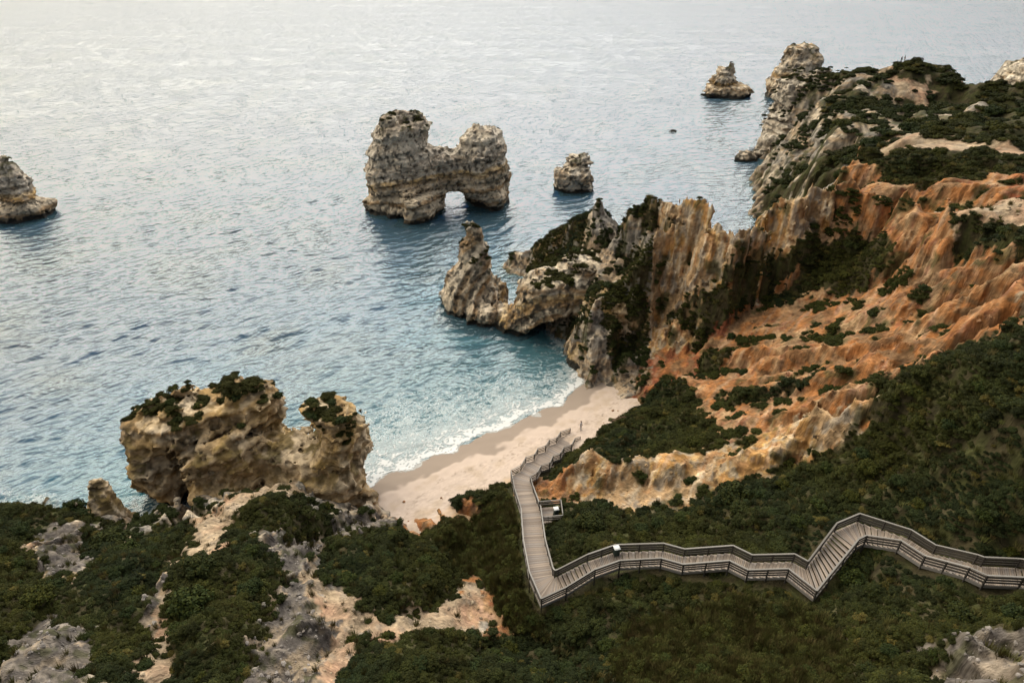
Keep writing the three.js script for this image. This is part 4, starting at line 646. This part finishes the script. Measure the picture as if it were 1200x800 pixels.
{
  // the shrubs that stand out are things of their own; the closed scrub between them is ground cover
  const HUES = ['dark green', 'deep bluish green', 'yellowish olive', 'mid green'], GROUP = { a: 'shrubs on the near headland', b: 'shrubs around the stairway', o: 'shrubs on the orange cliff', g: 'shrubs among the grey rocks', f: 'shrubs on the far headland', s: 'shrubs on the standing rocks', r: 'bushes crowding the railing' };
  const walkPix = WALK.map((p) => toPix(...p));
  const where = (s) => {
    const [px, py] = toPix(s.x, s.y, s.z);
    if (s.zone === 'r') return px < 760 ? 'crowding the railing below the corner landing' : px < 950 ? 'crowding the railing of the middle flights' : 'crowding the railing of the upper flights';
    if (s.zone === 's') return s.x < -15 && s.z > -90 ? 'on the craggy rock mass beside the beach' : s.z > -140 ? 'on the banded rock arch' : 'on a sea stack';
    if (s.zone === 'f') return s.z > -135 ? 'on the headland plateau beside the pale footpath' : 'on the crags of the far headland';
    if (s.zone === 'o') return s.z < -100 ? 'high on the ochre cliff' : s.y > 18 ? 'on the upper terraces of the orange cliff' : 'on the lower terraces of the orange cliff';
    if (s.zone === 'g') return s.z < -90 ? 'on the grey nose of rock by the beach end' : s.x > 10 ? 'by the grey boulder outcrop above the stairway' : 'among grey rocks of the near headland';
    if (s.zone === 'a') return px < 110 ? 'above the rocky gully of the near headland' : px < 215 ? 'between the rocky gully and the narrow sandy track' : px < 345 ? 'on the mound beside the narrow sandy track' : py < 715 ? 'on the mound above the pale sandy flat' : 'on the mound below the pale sandy flat';
    if (s.z < -88) return 'on the scrubby cliff behind the rock arch';
    if (px < 615) return px < 400 ? 'on the mound beside the sandy path saddle' : 'on the slope between the beach and the lower stairway';
    if (py < 545 && px < 850) return 'on top of the ochre bank behind the beach';
    let wy = 0; for (let i = 0; i + 1 < walkPix.length; i++) { const a = walkPix[i], b = walkPix[i + 1]; if (a[0] >= 640 && px >= a[0] && px <= b[0]) wy = lerp(a[1], b[1], (px - a[0]) / (b[0] - a[0])); }
    return wy && py > wy ? (px < 830 ? 'downhill of the corner landing of the stairway' : 'downhill of the upper stairway flights') : px < 830 ? 'in the hollow between the stairway and the ochre bank' : py < 520 ? 'high on the green slope under the orange cliff edge' : 'on the green slope uphill of the upper stairway';
  };
  const view = spots.map((s) => { const p = toPix(s.x, s.y, s.z); return { s, w: s.s / p[2] * (p[0] > 0 && p[0] < 1200 && p[1] > 0 && p[1] < 800 ? 1 : 0) }; }).sort((a, b) => b.w - a.w), picked = new Set(), count = {};
  const LIM = { r: 20, a: 60, b: 90, o: 45, g: 15, f: 35, s: 28 };
  for (const { s, w } of view) { if (w <= 0) break; if ((count[s.zone] || 0) >= LIM[s.zone]) continue; let ok = true; for (const t of picked) if ((t.x - s.x) ** 2 + (t.z - s.z) ** 2 < 5) { ok = false; break; } if (!ok) continue; count[s.zone] = (count[s.zone] || 0) + 1; picked.add(s); }
  const r = rng(55), mats = [[1, 1, 0.95], [0.85, 1, 1.1], [1.45, 1.3, 0.85], [1.1, 1.2, 1]].map((c) => { const m = vmat(0.85); m.color.setRGB(...c); return m; });
  for (const s of picked) {
    const k = (r() * 5) | 0, g = new THREE.Group(), hi = (r() * 4) | 0, size = s.s * 1.12, label = (size > 0.85 ? 'large ' : size < 0.5 ? 'small ' : '') + HUES[hi] + ' shrub ' + where(s), group = GROUP[s.zone];
    g.position.set(s.x, s.y - 0.12 * size, s.z); g.rotation.y = r() * 6.283; g.scale.set(size, size * (0.85 + 0.3 * r()), size);
    part(g, 'foliage', SHRUBS[k].fol, mats[hi]); part(g, 'branches', SHRUBS[k].stem, barkMat);
    put(g, 'shrub', { label, category: 'shrub', group });
  }
  const rest = spots.filter((s) => !picked.has(s)), M = new THREE.Matrix4(), q = new THREE.Quaternion(), e = new THREE.Euler(), sc = new THREE.Vector3(), pv = new THREE.Vector3(), cc = new THREE.Color();
  for (let k = 0; k < 5; k++) {
    const mine = rest.filter((_, i) => i % 5 === k), im = new THREE.InstancedMesh(SHRUBS[k].fol, leafMat, mine.length);
    mine.forEach((s, i) => { e.set((r() - 0.5) * 0.4, r() * 6.283, (r() - 0.5) * 0.4); q.setFromEuler(e); sc.set(s.s * (0.9 + 0.3 * r()), s.s * (0.75 + 0.4 * r()), s.s * (0.9 + 0.3 * r())); M.compose(pv.set(s.x, s.y - 0.15 * s.s, s.z), q, sc); im.setMatrixAt(i, M); const b = 0.8 + 0.4 * r(); im.setColorAt(i, cc.setRGB(s.tint[0] * b, s.tint[1] * b, s.tint[2] * b)); });
    put(im, 'scrub_cover', { kind: 'stuff', label: 'closed low scrub covering the slopes', category: 'scrub' });
  }
}
{ // dry grass tufts
  const r = rng(66), p = [], ix = [], c = [];
  for (let i = 0; i < 60; i++) { const a = r() * 6.283, d = r() * 0.25, h = 0.25 + 0.35 * r(), lean = 0.25 * r(), w = 0.02, x = Math.cos(a) * d, z = Math.sin(a) * d, k = p.length / 3, b = 0.6 + 0.7 * r(); p.push(x - w, 0, z, x + w, 0, z, x + Math.cos(a) * lean, h, z + Math.sin(a) * lean); for (let q = 0; q < 3; q++) c.push(0.10 * b, 0.098 * b, 0.034 * b); ix.push(k, k + 1, k + 2); }
  const g = new THREE.BufferGeometry(); g.setAttribute('position', new THREE.Float32BufferAttribute(p, 3)); g.setAttribute('color', new THREE.Float32BufferAttribute(c, 3)); g.setIndex(ix); g.computeVertexNormals();
  const list = [], P = near.solid.attributes.position.array;
  for (let i = 0; i < P.length; i += 3) { const x = P[i], y = P[i + 1], z = P[i + 2], t = near.coverAt(x, z); if (y > 2.5 && r() < (t === 6 ? 0.7 : t === 0 ? 0.05 : t === 4 || t === 7 ? 0.01 : 0) && inView(x, y, z) && walkNear(x, z)[0] > 1.7) list.push([x, y, z]); }
  const im = new THREE.InstancedMesh(g, vmat(0.9), list.length), M = new THREE.Matrix4(), cc = new THREE.Color();
  list.forEach(([x, y, z], i) => { const s = 0.7 + 0.8 * r(), b = 0.7 + 0.6 * r(); M.makeRotationY(r() * 6.283).scale(new THREE.Vector3(s, s, s)).setPosition(x, y - 0.05, z); im.setMatrixAt(i, M); im.setColorAt(i, cc.setRGB(b, b * (0.8 + 0.3 * r()), b)); });
  put(im, 'dry_grass', { kind: 'stuff', label: 'dry yellowish grass tufts on the slopes', category: 'grass' });
  console.log('grass', list.length);
}

{ // loose stones: angular rubble on talus, paths, earth banks and along the cliff foot
  const r = rng(909), shapes = [0, 1, 2].map((k) => { const g = new THREE.IcosahedronGeometry(1, 1), p = g.attributes.position; for (let i = 0; i < p.count; i++) { const x = p.getX(i), y = p.getY(i), z = p.getZ(i), s = 0.75 + 0.45 * N3(x * 1.3 + k * 9, y * 1.3, z * 1.3); p.setXYZ(i, x * s * 1.15, y * s * 0.7, z * s * 0.9); } g.deleteAttribute('uv'); g.computeVertexNormals(); return g; });
  const P = near.solid.attributes.position.array, Nn = near.solid.attributes.normal.array, lists = [[], [], []], dens = [0.0, 0.022, 0.02, 0.02, 0.05, 0.03, 0.02, 0.12];
  for (let i = 0; i < P.length; i += 3) { const x = P[i], y = P[i + 1], z = P[i + 2], t = near.coverAt(x, z); if (y < 1.6 || Nn[i + 1] < 0.45 || r() > dens[t] * (0.4 + 1.2 * sstep(-0.2, 0.5, N2(x * 0.3, z * 0.3))) || !inView(x, y, z, 10) || walkNear(x, z)[0] < 1.6) continue; lists[(r() * 3) | 0].push([x, y, z, 0.07 + 0.22 * Math.pow(r(), 3), t]); }
  for (let q = 0; q < 900; q++) { const x = -24 + r() * 52, z = -58 - r() * 42, s = shoreDist(x, z), back = near.get(x, z) - sandH(x, z); if (s > 6 && back < 0 && back > -2.2 && r() < 0.5) lists[(r() * 3) | 0].push([x, sandH(x, z), z, 0.05 + 0.25 * Math.pow(r(), 3), 1]); }
  const base = [[0.1, 0.09, 0.07], [0.25, 0.14, 0.075], [0.2, 0.09, 0.05], [0.3, 0.21, 0.12], [0.3, 0.24, 0.17], [0.22, 0.2, 0.17], [0.2, 0.17, 0.12], [0.2, 0.18, 0.165]], M = new THREE.Matrix4(), Q = new THREE.Quaternion(), E = new THREE.Euler(), V = new THREE.Vector3(), S = new THREE.Vector3(), cc = new THREE.Color(), m = mat([1, 1, 1], 0.95);
  lists.forEach((L, k) => { const im = new THREE.InstancedMesh(shapes[k], m, L.length); L.forEach(([x, y, z, s, t], i) => { Q.setFromEuler(E.set(r() * 0.6, r() * 6.283, r() * 0.6)); M.compose(V.set(x, y + s * 0.15, z), Q, S.set(s, s * (0.7 + 0.5 * r()), s)); im.setMatrixAt(i, M); const b = 0.6 + 0.7 * r(); im.setColorAt(i, cc.setRGB(...mul3(base[t], b))); }); put(im, 'loose_stones', { kind: 'stuff', label: 'loose angular stones scattered on bare ground', category: 'stones' }); });
  console.log('stones', lists.map((l) => l.length));
}

// ---------------------------------------------------------------- wooden stairway
function hexa(a, b, thick, gap = 0) { // a board from its four top corners [x,y,z]: a0,a1 one long edge, b0,b1 the other
  const [a0, a1] = a, [b0, b1] = b, down = (p) => [p[0], p[1] - thick, p[2]], P = [a0, a1, b1, b0], Q = P.map(down), v = [];
  const quad = (p, q, r, s) => v.push(...p, ...q, ...r, ...p, ...r, ...s);
  quad(P[0], P[1], P[2], P[3]); quad(Q[3], Q[2], Q[1], Q[0]);
  for (let i = 0; i < 4; i++) { const j = (i + 1) % 4; quad(P[j], P[i], Q[i], Q[j]); }
  const g = new THREE.BufferGeometry(); g.setAttribute('position', new THREE.Float32BufferAttribute(v, 3)); g.computeVertexNormals(); return g;
}
function beam(a, b, w, h) { // a bar between two points, w wide and h high
  const A = new THREE.Vector3(...a), B = new THREE.Vector3(...b), d = B.clone().sub(A), len = d.length(); d.normalize();
  const side = new THREE.Vector3(d.z, 0, -d.x); if (side.lengthSq() < 1e-6) side.set(1, 0, 0); side.normalize(); const up = new THREE.Vector3().crossVectors(d, side).multiplyScalar(-1); if (up.y < 0) up.negate();
  const g = new THREE.BoxGeometry(w, h, len); g.applyMatrix4(new THREE.Matrix4().makeBasis(side, up, new THREE.Vector3().crossVectors(side, up))); g.translate((A.x + B.x) / 2, (A.y + B.y) / 2, (A.z + B.z) / 2); return g;
}
{
  const O = WALK[14], L3 = (p, q, t) => [lerp(p[0], q[0], t), lerp(p[1], q[1], t), lerp(p[2], q[2], t)], loc = (p) => [p[0] - O[0], p[1] - O[1], p[2] - O[2]], pts = WALK.map(loc), r = rng(808);
  const root = new THREE.Group(); root.position.set(...O);
  const woods = [[0.25, 0.205, 0.17], [0.215, 0.18, 0.155], [0.285, 0.235, 0.195], [0.19, 0.155, 0.13], [0.235, 0.205, 0.185]].map((c) => mat(c, 0.85)), railTop = [[0.20, 0.19, 0.18], [0.17, 0.16, 0.15]].map((c) => mat(c, 0.75)), railMat = [[0.055, 0.05, 0.044], [0.07, 0.062, 0.054]].map((c) => mat(c, 0.85)), postMat = mat([0.05, 0.045, 0.04], 0.9), any = (a) => a[(r() * a.length) | 0];
  const edge = pts.map((p, i) => { // mitred left and right edges
    const d = (u, v) => { const x = v[0] - u[0], z = v[2] - u[2], l = Math.hypot(x, z); return [x / l, z / l]; }, a = d(pts[Math.max(0, i - 1)], pts[Math.max(1, i)]), b = d(pts[Math.min(i, pts.length - 2)], pts[Math.min(i + 1, pts.length - 1)]);
    let nx = -(a[1] + b[1]), nz = a[0] + b[0]; const l = Math.hypot(nx, nz); nx /= l; nz /= l; const k = walkW(i) / 2 / Math.max(0.6, -nx * a[1] + nz * a[0]);
    return [[p[0] + nx * k, p[1], p[2] + nz * k], [p[0] - nx * k, p[1], p[2] - nz * k]];
  });
  const ground = (p) => near.get(p[0] + O[0], p[2] + O[2]) - O[1];
  const railings = [0, 1].map(() => { const g = new THREE.Group(); g.name = 'railing'; root.add(g); return g; });
  const post = (g, p, h) => { const b = Math.min(p[1] - 0.3, ground(p) - 0.4); part(g, 'post', new THREE.BoxGeometry(0.11, h + p[1] - b, 0.11).translate(p[0], (p[1] + h + b) / 2, p[2]), postMat); };
  for (let i = 0; i + 1 < pts.length; i++) {
    const [La, Ra] = edge[i], [Lb, Rb] = edge[i + 1], dy = pts[i + 1][1] - pts[i][1], len = Math.hypot(pts[i + 1][0] - pts[i][0], pts[i + 1][2] - pts[i][2]), g = new THREE.Group(), stairs = Math.abs(dy) > 0.45;
    g.name = stairs ? 'stair_flight' : 'landing'; root.add(g);
    const n = stairs ? Math.max(2, Math.round(Math.min(len / 0.38, Math.max(len / 0.62, dy / 0.17)))) : Math.max(2, Math.round(len / 0.16));
    for (let k = 0; k < n; k++) {
      const t0 = k / n + 0.012 / len, t1 = (k + 1) / n - 0.012 / len, yy = stairs ? pts[i][1] + dy * (k + 0.5) / n : pts[i][1] + dy * (k + 0.5) / n;
      const set = (p) => [p[0], yy + (r() - 0.5) * 0.006, p[2]];
      if (stairs && len / n > 0.3) { // two boards to a tread
        const tm = (t0 + t1) / 2, e = 0.008 / len;
        part(g, 'tread', hexa([set(L3(La, Lb, t0)), set(L3(Ra, Rb, t0))].reverse(), [set(L3(La, Lb, tm - e)), set(L3(Ra, Rb, tm - e))].reverse(), 0.045), any(woods));
        part(g, 'tread', hexa([set(L3(La, Lb, tm + e)), set(L3(Ra, Rb, tm + e))].reverse(), [set(L3(La, Lb, t1)), set(L3(Ra, Rb, t1))].reverse(), 0.045), any(woods));
      } else part(g, stairs ? 'tread' : 'plank', hexa([set(L3(La, Lb, t0)), set(L3(Ra, Rb, t0))].reverse(), [set(L3(La, Lb, t1)), set(L3(Ra, Rb, t1))].reverse(), 0.045), any(woods));
    }
    [[La, Lb], [Ra, Rb]].forEach(([A, B], s) => {
      const sl = Math.hypot(B[0] - A[0], B[2] - A[2]); if (sl < 0.25) return;
      const lift = (p, h) => [p[0], p[1] + h, p[2]], m = Math.max(1, Math.round(sl / 1.9));
      part(g, 'stringer', beam(lift(A, -0.2), lift(B, -0.2), 0.06, 0.26), any(railTop));
      if (i < 10) { // by the beach the rails run level above each step down
        part(railings[s], 'rail', beam(lift(A, 1.0), lift(B, 1.0), 0.09, 0.06), any(railTop)); for (const h of [0.72, 0.45, 0.2]) part(railings[s], 'rail', beam(lift(A, h), lift(B, h), 0.035, 0.13), any(railMat));
      } else { part(railings[s], 'handrail', beam(lift(A, 1.06), lift(B, 1.06), 0.13, 0.05), any(railTop)); for (const h of [0.84, 0.56, 0.28]) part(railings[s], 'rail', beam(lift(A, h), lift(B, h), 0.04, 0.17), any(railMat)); }
      for (let k = 0; k < m; k++) post(railings[s], L3(A, B, (k + 0.02) / m), 1.04);
    });
  }
  edge[pts.length - 1].forEach((p, s) => post(railings[s], p, 1.04));
  { // side bay with the bin
    const q = [[632, 595], [657, 593], [659.5, 611], [636, 613]].map(([a, b]) => loc(at(a, b, 6.9))), g = new THREE.Group(); g.name = 'landing'; root.add(g);
    for (let k = 0; k < 14; k++) part(g, 'plank', hexa([L3(q[0], q[3], k / 14 + 0.004), L3(q[1], q[2], k / 14 + 0.004)].reverse(), [L3(q[0], q[3], (k + 1) / 14 - 0.004), L3(q[1], q[2], (k + 1) / 14 - 0.004)].reverse(), 0.05), any(woods));
    const rl = new THREE.Group(); rl.name = 'railing'; root.add(rl);
    for (const [a, b] of [[0, 1], [1, 2], [2, 3]]) { for (const h of [1.04, 0.75, 0.45]) part(rl, 'rail', beam([q[a][0], q[a][1] + h, q[a][2]], [q[b][0], q[b][1] + h, q[b][2]], 0.1, h > 1 ? 0.05 : 0.14), h > 1 ? any(railTop) : any(railMat)); post(rl, q[a], 1.04); if (b === 3) post(rl, q[b], 1.04); }
  }
  put(root, 'wooden_stairway', { label: 'long weathered wooden stairway with railings zigzagging down to the beach', category: 'stairway' });
}
function bin(px, py, y, label) {
  const p = at(px, py, y), g = new THREE.Group(); g.position.set(...p); g.rotation.y = 0.2;
  const body = mat([0.03, 0.045, 0.04], 0.6);
  part(g, 'body', new THREE.CylinderGeometry(0.38, 0.34, 0.9, 4, 1).rotateY(Math.PI / 4).translate(0, 0.55, 0), body);
  part(g, 'lid', new THREE.CylinderGeometry(0.3, 0.42, 0.1, 4, 1).rotateY(Math.PI / 4).translate(0, 1.07, 0), mat([0.5, 0.51, 0.52], 0.5));
  for (const [u, v] of [[-1, -1], [1, -1], [1, 1], [-1, 1]]) part(g, 'foot', new THREE.BoxGeometry(0.06, 0.12, 0.06).translate(u * 0.22, 0.06, v * 0.22), body);
  put(g, 'litter_bin', { label, category: 'bin', group: 'bins on the stairway' });
}
bin(651.5, 603, 6.9, 'dark litter bin with white lid in the side bay of the stairway'); bin(722, 650, 14.05, 'dark litter bin with white lid at the corner landing of the stairway');

// ---------------------------------------------------------------- people
function person(p, turn, label, skin, top, legs, hair, carry) {
  const J = { hipL: [-0.09, 0.92, 0], hipR: [0.09, 0.92, 0], kneeL: [-0.1, 0.5, 0.03], kneeR: [0.11, 0.5, 0.0], ankL: [-0.1, 0.08, -0.02], ankR: [0.12, 0.08, 0.06], toeL: [-0.11, 0.04, 0.14], toeR: [0.13, 0.04, 0.22], waist: [0, 1.05, 0], chest: [0, 1.32, -0.01], shL: [-0.19, 1.42, -0.01], shR: [0.19, 1.42, -0.01], neck: [0, 1.5, 0], head: [0, 1.64, 0.02], elL: [-0.25, 1.14, -0.02], elR: [0.26, 1.14, -0.02], wrL: [-0.23, 0.92, 0.1], wrR: [0.24, 0.92, 0.1], haL: [-0.22, 0.84, 0.14], haR: [0.23, 0.84, 0.14] };
  const B = [['hipL', 'kneeL', 0.085, 0.058], ['kneeL', 'ankL', 0.058, 0.038], ['ankL', 'toeL', 0.04, 0.032], ['hipR', 'kneeR', 0.085, 0.058], ['kneeR', 'ankR', 0.058, 0.038], ['ankR', 'toeR', 0.04, 0.032], ['hipL', 'hipR', 0.1, 0.1], ['waist', 'chest', 0.125, 0.14], ['hipL', 'waist', 0.1, 0.12], ['hipR', 'waist', 0.1, 0.12], ['chest', 'shL', 0.12, 0.062], ['chest', 'shR', 0.12, 0.062], ['chest', 'neck', 0.1, 0.055], ['neck', 'head', 0.055, 0.085], ['shL', 'elL', 0.055, 0.042], ['elL', 'wrL', 0.042, 0.03], ['wrL', 'haL', 0.035, 0.028], ['shR', 'elR', 0.055, 0.042], ['elR', 'wrR', 0.042, 0.03], ['wrR', 'haR', 0.035, 0.028]];
  const cap = (x, y, z, a, b, r0, r1) => { const dx = b[0] - a[0], dy = b[1] - a[1], dz = b[2] - a[2], t = clamp(((x - a[0]) * dx + (y - a[1]) * dy + (z - a[2]) * dz) / (dx * dx + dy * dy + dz * dz), 0, 1); return Math.hypot(x - a[0] - t * dx, y - a[1] - t * dy, z - a[2] - t * dz) - lerp(r0, r1, t); };
  const f = (x, y, z) => { let d = 1; for (const [a, b, r0, r1] of B) d = smin(d, cap(x, y, z, J[a], J[b], r0, r1), 0.035); d = smin(d, Math.hypot(x / 0.078, (y - 1.645) / 0.115, (z - 0.02) / 0.095) * 0.085 - 0.085, 0.02); return smin(d, Math.hypot(x, y - 1.625, z - 0.12) - 0.014, 0.02); };
  const g = netsOf(f, [-0.36, -0.02, -0.22], [0.36, 1.8, 0.32], 0.022);
  tint(g, (x, y) => (y < 0.1 ? mul3(legs, 0.5) : y < 0.97 && Math.abs(x) < 0.19 ? legs : y > 1.47 || (Math.abs(x) > 0.17 && y < 1.06) ? skin : top));
  const o = new THREE.Group(); o.position.set(...p); o.rotation.y = turn;
  part(o, 'body', g, vmat(0.8));
  const hg = new THREE.SphereGeometry(0.1, 16, 12, 0, 6.283, 0, 1.9).scale(0.92, 1.2, 1.08).rotateX(-0.35).translate(0, 1.66, 0.0); part(o, 'hair', hg, mat(hair, 0.8));
  return put(o, 'person', { label, category: 'person', group: 'people' });
}
{
  const p = at(680.5, 504.5, 1.2); p[1] = sandH(p[0], p[2]) - 0.01;
  person(p, 0.9, 'person in pale clothes standing on the sand near the stairway foot', [0.3, 0.17, 0.11], [0.5, 0.5, 0.52], [0.42, 0.41, 0.42], [0.02, 0.015, 0.012]);
  const hp = farLand.attributes.position.array, ray = (px) => { let best = null; for (let i = 0; i < hp.length; i += 3) { const q = toPix(hp[i], hp[i + 1], hp[i + 2]); if (Math.abs(q[0] - px) < 2.2 && (!best || q[1] < best[1])) best = [i, q[1]]; } return [hp[best[0]], hp[best[0] + 1], hp[best[0] + 2]]; };
  for (const [px, top, legs, label] of [[1055.5, [0.02, 0.02, 0.025], [0.02, 0.02, 0.025], 'distant person in dark clothes on top of the headland'], [1060.5, [0.3, 0.3, 0.3], [0.2, 0.19, 0.18], 'distant person in grey clothes on top of the headland']]) person(ray(px), 2, label, [0.3, 0.17, 0.11], top, legs, [0.02, 0.015, 0.012]);
}
{ // broken post and rail fence at the back of the beach
  const g = new THREE.Group(), base = at(715, 500, 1.8); base[1] = sandH(base[0], base[2]); g.position.set(...base);
  const w = mat([0.13, 0.085, 0.06], 0.9), P = [[717, 500], [724, 494], [731, 497], [738, 500], [727, 503]].map(([a, b]) => { const q = at(a, b, 2); return [q[0] - base[0], Math.max(sandH(q[0], q[2]), near.get(q[0], q[2])) - base[1], q[2] - base[2]]; });
  for (const p of P) part(g, 'post', new THREE.CylinderGeometry(0.05, 0.06, 1.2, 7).translate(p[0], p[1] + 0.45, p[2]), w);
  for (const [a, b] of [[0, 1], [1, 2], [2, 3], [0, 4]]) part(g, 'rail', beam([P[a][0], P[a][1] + 0.8, P[a][2]], [P[b][0], P[b][1] + 0.8, P[b][2]], 0.08, 0.08), w);
  put(g, 'wooden_fence', { label: 'small brown post and rail fence at the back of the beach', category: 'fence' });
}
renderer.render(scene, camera);
